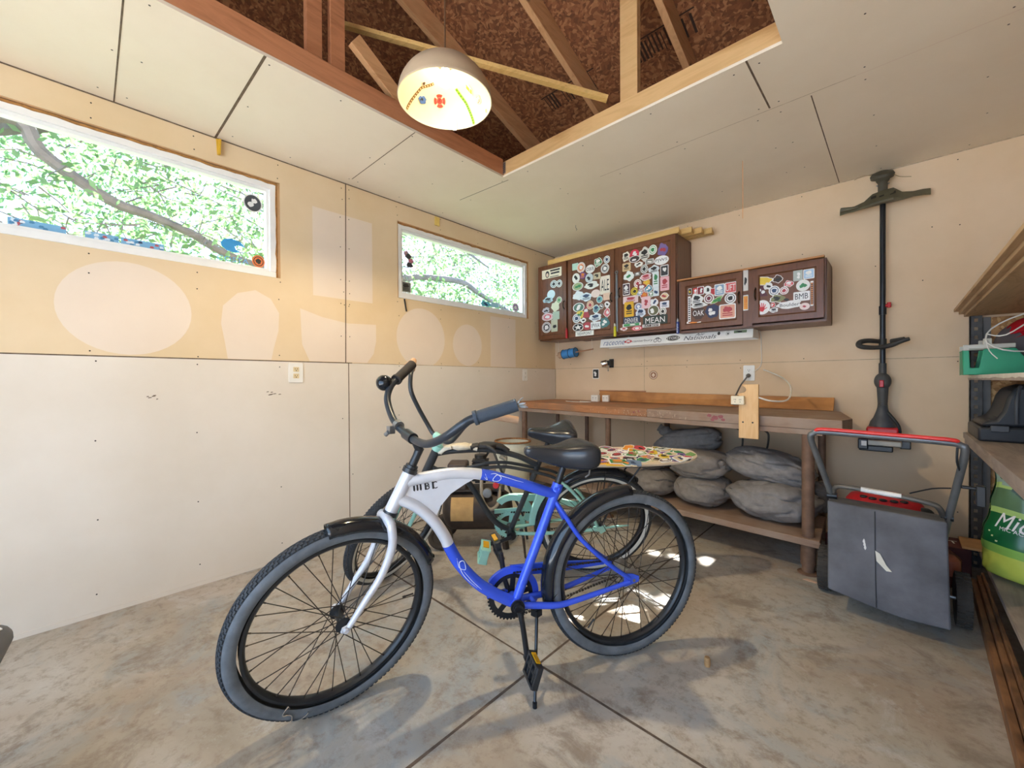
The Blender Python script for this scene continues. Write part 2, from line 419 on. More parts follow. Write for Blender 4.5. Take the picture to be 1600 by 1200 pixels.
_st = [0]
INK = {'K': '2A2826', 'W': 'F3F1ED', 'G': '3E8A55', 'R': 'B8434A', 'N': '34496B', 'Y': 'EBCB3B', 'O': 'E58B33'}
def sticker(parent, frame, w, h, kind, color, glyph, label=None, name='sticker', lift=None):
    """a thin vinyl decal: printed field, border and mark in one mesh. frame(a, b, height) -> world"""
    _st[0] += 1; t = 0.0005 + (lift if lift is not None else (_st[0] % 40) * 0.00011)
    mb = MB(); rr = random.Random(_st[0] * 13)
    field = vinyl(color)
    poly = shape2d(kind, w, h)
    lum = sum(int(color[i:i + 2], 16) for i in (0, 2, 4)) / 3
    border = vinyl('F2F0EB') if (lum < 205 and rr.random() < .6) else field
    mb.mat(border); mb.prism([frame(x, y, 0.00005) for x, y in poly], V(frame(0, 0, t)) - V(frame(0, 0, 0.00005)))
    if border is not field:
        mb.mat(field); mb.add([frame(x * .86, y * .86, t + 0.0002) for x, y in poly], [tuple(range(len(poly)))])
    t2 = t + 0.0004
    def blob(pts, m): mb.mat(m); mb.add([frame(x, y, t2) for x, y in pts], [tuple(range(len(pts)))])
    if glyph.startswith('T:'):
        ink = vinyl('F3F1ED') if lum < 140 else vinyl('26262B')
        mb.mat(ink); tx = glyph[2:]
        vs, fs = text2d(tx, min(w * 1.6, 2 * w), min(h * 1.2, h * (1.5 if kind == 'r' else .8)))
        mb.add([frame(x, y, t2) for x, y in vs], fs)
    elif glyph in ('V', 'VO'):
        ink = vinyl('26262B' if glyph == 'V' else 'DB8A4A')
        for k in range(11): blob([(-w * .6, -h * .9 + k * h * .165), (w * .6, -h * .9 + k * h * .165), (w * .6, -h * .8 + k * h * .165), (-w * .6, -h * .8 + k * h * .165)], ink)
    elif glyph == 'S':
        blob([((w if k % 2 == 0 else w * .42) * .75 * math.sin(math.pi * k / 5), (h if k % 2 == 0 else h * .42) * .75 * math.cos(math.pi * k / 5)) for k in range(10)], vinyl('F3F1ED'))
    elif glyph == 'R2':
        for sc, c in ((.74, '7A2A3A'), (.56, 'F3F1ED'), (.38, '7A2A3A')):
            t2 += 0.0002; blob([(x * sc, y * sc) for x, y in shape2d('c', w, h)], vinyl(c))
    elif glyph == 'H':
        red = vinyl('DB2E36')
        blob([(-.26 * w, -.55 * h), (.1 * w, -.62 * h), (.3 * w, -.3 * h), (.28 * w, .05 * h), (-.3 * w, .05 * h), (-.38 * w, -.2 * h)], red)
        for a, b, c, d in ((-.25, 0, -.36, .5), (-.06, 0, -.09, .62), (.12, 0, .16, .56), (.26, -.05, .4, .38), (-.33, -.2, -.66, .05)):
            dx = .055
            blob([((a - dx) * w, b * h), ((a + dx * 1.3) * w, (b - .02) * h), ((c + dx) * w, d * h), ((c - dx) * w, d * h)], red)
        blob([(.2 * w, -.4 * h), (.3 * w, -.2 * h), (.66 * w, -.02 * h), (.62 * w, -.14 * h)], red)
    elif glyph:
        ink = vinyl(INK[glyph])
        ar = w / max(h, 1e-4)
        st = rr.random()
        if kind in 'rbt' and st < .55:          # a printed block: a motif above bars of small print
            blob([(x * .55, y * .38 + h * .28) for x, y in shape2d('b', w, h)], ink)
            for k in range(2): blob([(-w * .6, -h * (.25 + .28 * k) - h * .07), (w * .6, -h * (.25 + .28 * k) - h * .07), (w * .6, -h * (.25 + .28 * k) + h * .07), (-w * .6, -h * (.25 + .28 * k) + h * .07)], ink)
        elif kind == 'c' and st < .6:           # a badge: ring and motif
            ring = shape2d('c', w * .78, h * .78); inn = shape2d('c', w * .66, h * .66); n = len(ring)
            mb.mat(ink); mb.add([frame(x, y, t2) for x, y in ring + inn], [(i, (i + 1) % n, n + (i + 1) % n, n + i) for i in range(n)])
            blob([(x * .42, y * .42) for x, y in shape2d('b', w, h)], ink)
        else:
            for k in range(3):
                ox, oy = rr.uniform(-.35, .35) * w, rr.uniform(-.35, .35) * h
                blob([(x * .3 + ox, y * .26 + oy) for x, y in shape2d('b', w * (1 + .01 * k), h)], ink); t2 += 0.0001
    return mb.build(name, parent, smooth=False, label=label)

# ------------------------------------------------------------------ the room
X1, Y0, H = 3.66, -5.0, 2.44
def screws(mb, pts, fn, r=0.0035):
    mb.mat(MAT_SCREW)
    for p in pts: mb.add([fn(p[0] + r * math.cos(2 * math.pi * k / 7), p[1] + r * math.sin(2 * math.pi * k / 7)) for k in range(7)], [tuple(range(7))])
rs = random.Random(3)

mb = MB().mat(MAT_FLOOR)
mb.span((-0.12, Y0 - 1.5, -0.15), (X1 + .12, 0.12, 0.0))
mb.mat(MAT_JOINT)
def joint(a, b, w=0.0048):
    a, b = V(a), V(b); d = (b - a); n = V(-d.y, d.x, 0).normalized(); k = 26; L = []; R_ = []
    for i in range(k + 1):
        p = a + d * i / k; ww = w * rs.uniform(.7, 1.35)
        L.append(p + n * ww); R_.append(p - n * ww)
    mb.add(L + R_, [(i, i + 1, k + 2 + i, k + 1 + i) for i in range(k)])
joint((1.735, -4.9, .0006), (1.728, -0.01, .0006)); joint((0.0, -2.372, .0008), (X1, -2.43, .0008))
struct(mb.build('floor', smooth=False))

# left wall with two window openings
W1 = (-4.245, -2.745, 1.722, 2.300); W2 = (-1.942, -0.440, 1.724, 2.300)
mb = MB().mat(MAT_WALL_LEFT)
xs0, xs1 = -0.11, 0.0
mb.span((xs0, Y0, 1.22), (xs1, 0.0, 1.722)); mb.span((xs0, Y0, 2.30), (xs1, 0.0, H + .12))
for a, b in ((Y0, W1[0]), (W1[1], W2[0]), (W2[1], 0.0)): mb.span((xs0, a, 1.722), (xs1, b, 2.30))
mb.mat(MAT_WALL_LOW); mb.span((xs0, Y0, 0.012), (xs1, 0.0, 1.22))
F = lambda y, z, h=0.0006: V(h, y, z)
def strip(a, b, w, m, fn, h=0.0006):
    mb.mat(m); a, b = V(a[0], a[1]), V(b[0], b[1]); d = (b - a).normalized(); n = V(-d.y, d.x) * w / 2
    mb.add([fn(*(a + n), h), fn(*(b + n), h), fn(*(b - n), h), fn(*(a - n), h)], [(0, 1, 2, 3)])
strip((Y0, 1.22), (-2.30, 1.22), .006, MAT_SEAM, F); strip((-2.30, 1.219), (0, 1.219), .004, MAT_SEAM_LIGHT, F)
strip((-2.345, 1.22), (-2.335, H), .007, MAT_SEAM, F, .0008); strip((-2.325, 0.02), (-2.325, 1.22), .006, MAT_SEAM, F, .0008)
strip((Y0, H - .002), (0, H - .002), .010, MAT_SEAM, F)
sc = []
for k, y in enumerate((-4.35, -3.96, -3.55, -3.16, -2.75, -2.36, -2.31, -1.94, -1.54, -1.13, -.73, -.33)):
    for z in (.1, .45, .83, 1.195, 1.245, 1.6, 1.69, 2.33, 2.41):
        if W1[0] < y < W1[1] and 1.71 < z < 2.31 or W2[0] < y < W2[1] and 1.71 < z < 2.31: continue
        if rs.random() < .85: sc.append((y + rs.uniform(-.01, .01), z + rs.uniform(-.015, .015)))
for z in (1.4, 1.62, 1.78, 2.0, 2.2): sc += [(-2.375, z), (-2.315, z)]
screws(mb, sc, lambda a, b: V(.0012, a, b))
# the paler shapes left where signs once hung, and two scuffs
mb.mat(MAT_PATCH)
def patch(pts, h=.0004): mb.add([V(h, y, z) for y, z in pts], [tuple(range(len(pts)))])
def round_patch(cy, cz, ry, rz, cut=1.222):
    patch([(cy + ry * math.cos(t), max(cut, cz + rz * math.sin(t))) for t in [2 * math.pi * k / 40 for k in range(40)]])
round_patch(-3.425, 1.455, .245, .225)
patch([(-3.05, 1.42), (-3.04, 1.52), (-2.97, 1.60), (-2.88, 1.63), (-2.80, 1.59), (-2.755, 1.51), (-2.76, 1.40), (-2.785, 1.30), (-2.80, 1.225), (-3.02, 1.225), (-3.035, 1.33)])
patch([(-2.635, 1.555), (-2.50, 1.515), (-2.33, 1.49), (-2.12, 1.50), (-2.12, 1.38), (-2.14, 1.29), (-2.19, 1.225), (-2.58, 1.225), (-2.625, 1.33)])
patch([(-2.555, 2.22), (-2.145, 2.22), (-2.145, 1.65), (-2.555, 1.65)])
round_patch(-1.73, 1.43, .225, .235); round_patch(-1.255, 1.405, .165, .18)
patch([(-.98, 1.69), (-.64, 1.69), (-.64, 1.225), (-.98, 1.225)])
mb.mat(MAT_SEAM)
for cy, cz, n in ((-3.36, 1.015, 5), (-2.80, 1.02, 9)):
    for k in range(n):
        a, b = cy + rs.uniform(-.04, .04), cz + rs.uniform(-.012, .012); l = rs.uniform(.008, .02)
        mb.add([V(.0007, a, b), V(.0007, a + l, b + .002), V(.0007, a + l * .8, b + .006), V(.0007, a + .002, b + .005)], [(0, 1, 2, 3)])
struct(mb.build('wall_left', smooth=False))
mb = MB().span((0.0005, Y0, 0.0), (0.004, -0.02, 0.022)).mat(MAT_WALL_LOW)
mb.mats = [MAT_WALL_LOW]; struct(mb.build('baseboard_left', smooth=False))

# back wall
mb = MB().mat(MAT_WALL_BACK); mb.span((-0.11, 0.0, 0.0), (X1 + .12, 0.11, H + .12))
B = lambda x, z, h=0.0006: V(x, -h, z)
strip((0, 1.22), (X1, 1.22), .004, MAT_SEAM_LIGHT, B); strip((1.027, 0), (1.027, 1.45), .004, MAT_SEAM_LIGHT, B, .0008)
strip((0.004, 0.9), (0.004, 1.22), .005, MAT_SEAM, B); strip((0, H - .003), (X1, H - .003), .007, MAT_SEAM_LIGHT, B)
sc = []
for x in (.20, .61, 1.0, 1.05, 1.42, 1.83, 2.24, 2.65, 3.0):
    for z in (.30, .70, 1.19, 1.25, 1.62, 2.0, 2.40):
        if rs.random() < .8: sc.append((x + rs.uniform(-.01, .01), z + rs.uniform(-.015, .015)))
sc += [(2.89, 2.02), (2.63, 1.83), (2.85, 1.70)]
screws(mb, sc, lambda a, b: V(a, -.0012, b))
struct(mb.build('wall_back', smooth=False))
mb = MB().mat(MAT_WALL_BACK); mb.span((X1, Y0, 0), (X1 + .11, 0, H + .12)); struct(mb.build('wall_right', smooth=False))
mb = MB().mat(MAT_WALL_BACK)
mb.span((-0.11, Y0 - .11, 0), (.57, Y0, H + .12)); mb.span((3.47, Y0 - .11, 0), (X1 + .11, Y0, H + .12)); mb.span((.57, Y0 - .11, 2.2), (3.47, Y0, H + .12))
struct(mb.build('wall_front', smooth=False))

# ceiling drywall round the attic opening
HX0, HX1, HY0, HY1 = 0.832, 2.40, -4.60, -1.652  # opening extended toward the door, unseen, to let light into the attic
mb = MB().mat(MAT_CEILING)
mb.span((0, Y0, H), (HX0, 0, H + .013)); mb.span((HX1, Y0, H), (X1, 0, H + .013))
mb.span((HX0, HY1, H), (HX1, 0, H + .013)); mb.span((HX0, Y0, H), (HX1, HY0, H + .013))
C_ = lambda x, y, h=0.0006: V(x, y, H - h)
strip((0, -3.468), (HX0, -3.482), .006, MAT_SEAM, C_); strip((.0, -3.066), (HX0, -3.058), .011, MAT_SEAM, C_)
strip((.09, -2.333), (HX0, -2.335), .005, MAT_SEAM, C_); strip((.36, -1.632), (HX0, -1.604), .005, MAT_SEAM, C_)
strip((2.269, HY1), (2.273, -1.23), .008, MAT_SEAM, C_); strip((2.437, -1.2), (2.443, 0), .005, MAT_SEAM, C_)
strip((2.60, -1.219), (X1, -1.24), .006, MAT_PATCH, C_); strip((1.3, -1.215), (2.6, -1.219), .003, MAT_SEAM_LIGHT, C_)
sc = []
for x in (.08, .42, .79): sc += [(x, y + rs.uniform(-.03, .03)) for y in (-3.5, -3.43, -3.03, -2.7, -2.37, -2.30, -1.95, -1.6)]
for x in (1.0, 1.42, 1.83, 2.22, 2.32, 2.65, 3.05): sc += [(x + rs.uniform(-.02, .02), y) for y in (-1.60, -1.26, -1.16, -.8, -.42, -.06)]
screws(mb, [p for p in sc if rs.random() < .85], lambda a, b: V(a, b, H - .0012), .004)
struct(mb.build('ceiling', smooth=False))

# framing round the opening and the roof above it
tag(MB().span((HX0 - .038, -4.61, H + .0135), (HX0 - .0002, HY1 + .0, H + .118)).build('ceiling_joist', mats=[RED_STUD], smooth=False, bevel=.003), 'reddish ceiling joist along the window side of the attic opening', 'joist')
tag(MB().span((HX0, HY1, H + .0135), (HX1 + .4, HY1 + .038, H + .101)).build('ceiling_joist', mats=[STUDX], smooth=False, bevel=.003), 'yellow pine joist along the cabinet side of the attic opening', 'joist')
tag(MB().span((HX1, -4.61, H + .0135), (HX1 + .038, HY1 - .001, H + .101)).build('ceiling_joist', mats=[STUD], smooth=False, bevel=.003), 'joist along the right edge of the attic opening', 'joist')
mb = MB().mat(STEEL); mb.span((HX0 - .002, HY1 - .0025, H + .02), (HX0 + .022, HY1 - .0005, H + .095)); mb.mat(MAT_SCREW)
for k in range(5):
    for j in range(2): mb.cyl((HX0 + .004 + .012 * j, HY1 - .0025, H + .03 + .013 * k), (HX0 + .004 + .012 * j, HY1 - .004, H + .03 + .013 * k), .002, 6)
tag(mb.build('joist_hanger'), 'small galvanised bracket in the corner of the attic opening', 'bracket')
ZR = lambda y: 2.60 - .35 * y
YRIDGE = -2.62
mb = MB(); p = [(-.2, .35, ZR(.35) + .10), (X1 + .2, .35, ZR(.35) + .10), (X1 + .2, YRIDGE, ZR(YRIDGE) + .10), (-.2, YRIDGE, ZR(YRIDGE) + .10)]
mb.prism(p, (0, 0, .012)); p2 = [(-.2, YRIDGE, ZR(YRIDGE) + .10), (X1 + .2, YRIDGE, ZR(YRIDGE) + .10), (X1 + .2, -5.6, ZR(YRIDGE) + .10 - .35 * 2.98), (-.2, -5.6, ZR(YRIDGE) + .10 - .35 * 2.98)]
mb.prism(p2, (0, 0, .012)); mb.mats = [OSB_ROOF, M('mill_stamp_ink', '3A261A', 0.8)]; mb.cur = 1
def roof_pt(x, y, d=.0015): return V(x, y, ZR(y) + .10 - d)
for x0 in (.86, 1.5, 2.1):                       # bands of printed mill marks on the panels
    for k in range(17):
        a = x0 + k * .024; w = rs.choice((.006, .010, .014)); y = -1.20 + rs.uniform(-.01, .01)
        if rs.random() < .85: mb.add([roof_pt(a, y - .05), roof_pt(a + w, y - .05), roof_pt(a + w, y + .06), roof_pt(a, y + .06)], [(0, 1, 2, 3)])
    mb.add([roof_pt(x0 - .02, -1.265), roof_pt(x0 + .42, -1.265), roof_pt(x0 + .42, -1.257), roof_pt(x0 - .02, -1.257)], [(0, 1, 2, 3)])
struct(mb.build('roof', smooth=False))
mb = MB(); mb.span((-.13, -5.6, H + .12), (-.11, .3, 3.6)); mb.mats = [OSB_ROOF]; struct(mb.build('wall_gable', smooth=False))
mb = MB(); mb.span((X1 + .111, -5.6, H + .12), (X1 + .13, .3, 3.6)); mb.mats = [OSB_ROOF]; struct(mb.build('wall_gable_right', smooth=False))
for nm, x, lab in (('rafter', .58, 'sloping rafter directly behind the pendant lamp'), ('rafter', 1.21, 'sloping rafter right of the pendant lamp, crossed by the thin diagonal strip'), ('rafter', 1.82, 'sloping rafter just right of the upright hanger board'), ('rafter', 2.43, 'rightmost rafter above the right corner of the attic opening')):
    mb = MB(); a, b = V(x, .05, ZR(.05) + .030), V(x, YRIDGE, ZR(YRIDGE) + .030); mb.beam(a, b, .038, .14)
    tag(mb.build(nm, mats=[STUD], smooth=False, bevel=.002), lab, 'rafter', 'roof rafters')
for y, lab in ((-.75, 'horizontal board nailed below the roof sheathing, nearest the cabinets'), (-.98, 'horizontal blocking board above the cabinet side joist')):
    mb = MB(); mb.span((-.1, y - .02, ZR(y) - .06), (X1, y + .02, ZR(y) + .06))
for x, y0, lab in ((.74, -2.83, 'left upright stud of the web above the window side joist'), (.74, -2.72, 'right upright stud of the web above the window side joist')):
    mb = MB(); mb.span((x - .02, y0 - .035, H + .014), (x + .018, y0 + .035, 3.25))
    tag(mb.build('wall_stud', mats=[RED_STUD], smooth=False, bevel=.002), lab, 'stud')
tag(MB().beam((.80, -2.66, 2.76), (.80, -2.28, 2.50), .036, .075).build('truss_web', mats=[STUD], smooth=False, bevel=.002), 'short diagonal board leaning down to the window side joist left of the lamp', 'board')
tag(MB().span((1.662, HY1 + .0385, H + .014), (1.760, HY1 + .076, 3.15)).build('hanger_board', mats=[STUDX], smooth=False, bevel=.002), 'upright pale board standing on the cabinet side joist', 'board')
a, b = V(1.62, -1.672, 2.575), V(.55, -2.60, 3.02)
tag(MB().beam(a, b, .036, .022).build('wood_strip', mats=[PINE], smooth=False, bevel=.001), 'thin pale wood strip running diagonally behind the lamp cord', 'strip')

# windows
def window(name, w, inset_l, extras):
    y0, y1, z0, z1 = w
    mb = MB().mat(RAWWOOD)                                  # raw edges of the opening
    mb.span((-.11, y1 - .012, z0), (-.001, y1 - .0005, z1)); mb.span((-.11, y0 + .0005, z0), (-.001, y0 + .006, z1)); mb.span((-.11, y0, z1 - .006), (-.001, y1, z1 - .0005))
    mb.mat(M('foam_sealant', 'A8763F', 0.9, var=.3, scale=40)); k = 46
    pts = [(y0 + (y1 - y0) * i / k, z1 - .012 - abs(rs.gauss(0, .004))) for i in range(k + 1)]
    mb.tube([V(-.008, y, z) for y, z in pts], .007, 6)
    mb.tube([V(-.012, y1 - .016 - abs(rs.gauss(0, .003)), z0 + (z1 - z0) * i / 16) for i in range(17)], .008, 6)
    root = mb.build(name); struct(root)
    def frame_ring(a0, a1, b0, b1, wd, x0, x1, nm):
        m = MB()
        m.span((x0, a0, b0), (x1, a1, b0 + wd)); m.span((x0, a0, b1 - wd), (x1, a1, b1)); m.span((x0, a0, b0 + wd), (x1, a0 + wd, b1 - wd)); m.span((x0, a1 - wd, b0 + wd), (x1, a1, b1 - wd))
        return m.build(nm, root, [WHITE], bevel=.003, smooth=False)
    frame_ring(y0 + .006, y1 - .020, z0 + .001, z1 - .016, .034, -.075, -.006, 'window_frame')
    frame_ring(y0 + .036, y1 - .050, z0 + .030, z1 - .046, .020, -.066, -.020, 'sash')
    g0, g1, h0, h1 = y0 + .052, y1 - .066, z0 + .046, z1 - .062
    MB().span((-.046, g0, h0), (-.042, g1, h1)).build('glass', root, [GLASS], smooth=False)
    return root
FW = lambda cy, cz: (lambda a, b, h: V(-.0415 + h, cy + a, cz + b))      # decals on the inside of the glass; +y runs to the right
w1 = window('window_1', W1, 0, None); w2 = window('window_2', W2, 0, None)
def win_sticker(parent, cy, cz, w, h, kind, col, glyph, lab): return sticker(parent, FW(cy, cz), w, h, kind, col, glyph, lab, lift=.0004)
win_sticker(w1, -2.878, 2.150, .050, .054, 'c', '4A4E52', 'W', 'dark round snowflake sticker')
win_sticker(w1, -2.852, 1.812, .034, .036, 'c', 'E0743C', 'K', 'round orange sticker')
mb = MB().mat(vinyl('3FA0DC'))                          # wave crest over capital lettering
pts = [(-.075, .02), (-.06, .045), (-.02, .058), (.03, .048), (.06, .015), (.045, .02), (.02, .024), (.0, .012), (.006, -.006), (.03, -.02), (-.005, -.028), (-.045, -.02), (-.07, .0)]
fr = FW(-2.972, 1.862); mb.add([fr(a * .9, b * .9, .001) for a, b in pts], [tuple(range(len(pts)))]); fr = FW(-2.98, 1.797); mb.mat(vinyl('5FA4D4')); lettering(mb, fr, 'COSTA', .155, .028, .001)
mb.build('sticker', w1, smooth=False, label='blue wave sticker over capital letters')
for y0, y1 in ((-3.80, -3.63), (-3.57, -3.455), (-3.447, -3.285)):
    mb = MB().mat(vinyl('7FB4D6')); n = 5
    mb.add([V(-.0410, y0, 1.771), V(-.0410, y1, 1.771), V(-.0410, y1, 1.808), V(-.0410, y0, 1.808)], [(0, 1, 2, 3)])
    for k in range(14):
        c = vinyl(rs.choice(('3A4A66', 'DCE8F0', 'B85A60', '4E88B0', 'E8EEF2'))); a = rs.uniform(y0 + .008, y1 - .008); b = rs.uniform(1.778, 1.801); mb.mat(c)
        mb.add([V(-.0406 + .00004 * k, a + .008 * x, b + .006 * z) for x, z in shape2d('b', 1, 1)], [tuple(range(30))])
    mb.build('sticker', w1, smooth=False, label='blue patterned strip of little pictures')
for dy, dz, w_, h_, c in ((.0, .03, .028, .022, '3A3A40'), (.02, .0, .024, .02, 'C77A86'), (.01, -.035, .03, .022, '35353C'), (-.02, .045, .02, .025, 'D8A9AE')):
    win_sticker(w2, -1.820 + dy, 2.035 + dz, w_, h_, 'b', c, '', 'scribbled graffiti sticker')
win_sticker(w2, -1.843, 1.822, .046, .042, 'r', '6E7068', 'K', 'dark square sticker')
mb = MB().mat(vinyl('3A3D40')); lettering(mb, FW(-1.20, 1.826), 'TOYOTA', .098, .016, .001); lettering(mb, FW(-1.262, 1.794), 'UN', .098, .034, .001); mb.build('sticker', w2, smooth=False, label='dark lettered sticker')
win_sticker(w2, -1.00, 1.804, .06, .026, 'b', '6CC3D2', 'N', 'teal blue sticker'); win_sticker(w2, -.885, 1.808, .055, .024, 'b', 'A9D9E8', '', 'pale blue sticker')
mb = MB().mat(vinyl('4C565E')); lettering(mb, FW(-.735, 1.818), 'YETI', .130, .048, .001); mb.build('sticker', w2, smooth=False, label='grey capital letters')
win_sticker(w2, -.592, 1.822, .046, .044, 'c', '8F6BA8', 'W', 'round purple sticker')

# ground outside
mb = MB(); mb.span((-3, -16, -.3), (12, Y0 - 1.5, -.02)); mb.mats = [M('bounce_driveway_concrete', 'C6C8CA', .9, var=.1, scale=4)]; struct(mb.build('floor_bounce_driveway', smooth=False))  # unseen driveway, added to bounce sunlight up through the door
mb = MB(); mb.span((-14, -14, -.3), (-.13, 10, -.16)); mb.mats = [M('lawn', '4E5F3A', 0.9, var=.3, scale=3)]; struct(mb.build('ground', smooth=False))  # unseen lawn, added for bounce and darkened as if shaded by trees
# tree outside the windows
rt = random.Random(11)
tr = thing('tree', 'leafy tree outside the windows with long bare grey limbs', 'tree', (-2.4, -5.2, -.16))
mb = MB(); BARK = M('grey_bark', '6A6866', 0.9, var=.25, scale=10, bump=.3)
mb.tube([(-2.4, -5.2, -.16), (-2.42, -5.1, 1.4), (-2.3, -4.8, 2.6), (-2.2, -3.97, 3.12), (-2.2, -3.78, 2.93), (-2.2, -3.6, 2.79), (-2.2, -3.35, 2.65), (-2.2, -3.14, 2.61), (-2.2, -2.82, 2.52), (-2.2, -2.56, 2.39), (-2.25, -2.0, 2.3)], [.13, .12, .10, .055, .05, .048, .045, .042, .040, .036, .02], 8, smooth=4)
mb.tube([(-2.3, -4.8, 2.6), (-2.5, -3.2, 3.5), (-2.4, -1.8, 3.1), (-2.2, -.71, 2.53), (-2.2, -.2, 2.58), (-2.2, .5, 2.63), (-2.2, .9, 2.5), (-2.2, 1.66, 2.27)], [.09, .07, .06, .045, .042, .045, .04, .03], 8, smooth=4)
mb.tube([(-2.4, -1.8, 3.1), (-2.3, .0, 3.3), (-2.3, 1.2, 3.0)], [.05, .03, .012], 6, smooth=3)
for k in range(260):
    y = rt.uniform(-4.4, 1.8); x = -2.2 + rt.uniform(-.6, .3); z = rt.uniform(2.35, 3.3); d = V(rt.uniform(-.3, .3), rt.uniform(-.6, .5), rt.uniform(-.35, .35))
    q = V(x, y, z); mb.tube([q, q + d * .4 + V(0, 0, rt.uniform(-.04, .04)), q + d * .75 + V(0, 0, rt.uniform(-.08, .05)), q + d], [.007, .005, .0035, .0015], 4)
mb.build('trunk', tr, [BARK])
def leafmat():
    s = NT('spring_leaf'); v = s.coords(); f = s.noise(v, 1.5, 4)
    s.l(s.ramp(f, [(.35, lin('54744E')), (.6, lin('769468')), (.75, lin('97B088'))]), s.b.inputs['Base Color']); s.b.inputs['Roughness'].default_value = .6
    tl = s.n('ShaderNodeBsdfTranslucent'); tl.inputs['Color'].default_value = lin('6C8C5C'); mx = s.n('ShaderNodeMixShader'); mx.inputs[0].default_value = .5
    s.l(s.b.outputs[0], mx.inputs[1]); s.l(tl.outputs[0], mx.inputs[2]); s.l(mx.outputs[0], s.t.nodes['Material Output'].inputs['Surface']); return s.m
mb = MB()
GAPS = [(1.70, -1.83, .05, .055, .6), (1.86, -1.86, .035, .10, .5), (1.78, -1.66, .03, .045, .6), (1.90, -1.02, .022, .05, .3), (1.74, -1.09, .03, .02, .2), (1.92, -1.66, .03, .05, .4), (1.63, -2.02, .03, .04, .5), (1.60, -1.12, .012, .03, .3)]  # gaps shaped along the sun's rays to leave chosen floor patches
def landing(p):
    t = p.z / -SUN_DIR.z; return p + SUN_DIR * t
def in_gap(p):
    q = landing(p)
    for x, y, rx, ry, a in GAPS:
        dx, dy = q.x - x, q.y - y; c, s_ = math.cos(a), math.sin(a); u, w_ = c * dx + s_ * dy, -s_ * dx + c * dy
        if (u / (rx + .035)) ** 2 + (w_ / (ry + .035)) ** 2 < 1: return True
    return False
def leaf(p, size):
    a = V(rt.gauss(0, 1), rt.gauss(0, 1), rt.gauss(0, 1)).normalized(); b = a.orthogonal().normalized(); 
    mb.add([p - a * size, p + b * size * .45, p + a * size, p - b * size * .45], [(0, 1, 2, 3)])
n = 0
while n < 46000:
    p = V(rt.uniform(-6.5, -1.7), rt.uniform(-6, 4.5), 0); p.z = rt.uniform(1.5, 5.0)
    cl = noise.noise(p * 1.1)
    if cl < -.08 or in_gap(p): n += .25; continue
    leaf(p, rt.uniform(.026, .058)); n += 1
n = 0
while n < 5200:  # extra leaves added in the sun's path to block it outside the gaps
    w = rt.choice((W1, W2)); q = V(0, rt.uniform(w[0] - .1, w[1] + .1), rt.uniform(w[2] - .08, w[3] + .08)); t = rt.uniform(2.2, 4.2)
    p = q - SUN_DIR * t; n += 1
    if in_gap(p): continue
    leaf(p, rt.uniform(.045, .08))
mb.build('foliage_and_sun_block', tr, [leafmat()], smooth=False)

# ------------------------------------------------------------------ bicycles
def framer(c, f, u, n):
    c, f, u, n = V(c), V(f), V(u), V(n)
    return lambda a, b, l=0.0: c + f * a + u * b + n * l

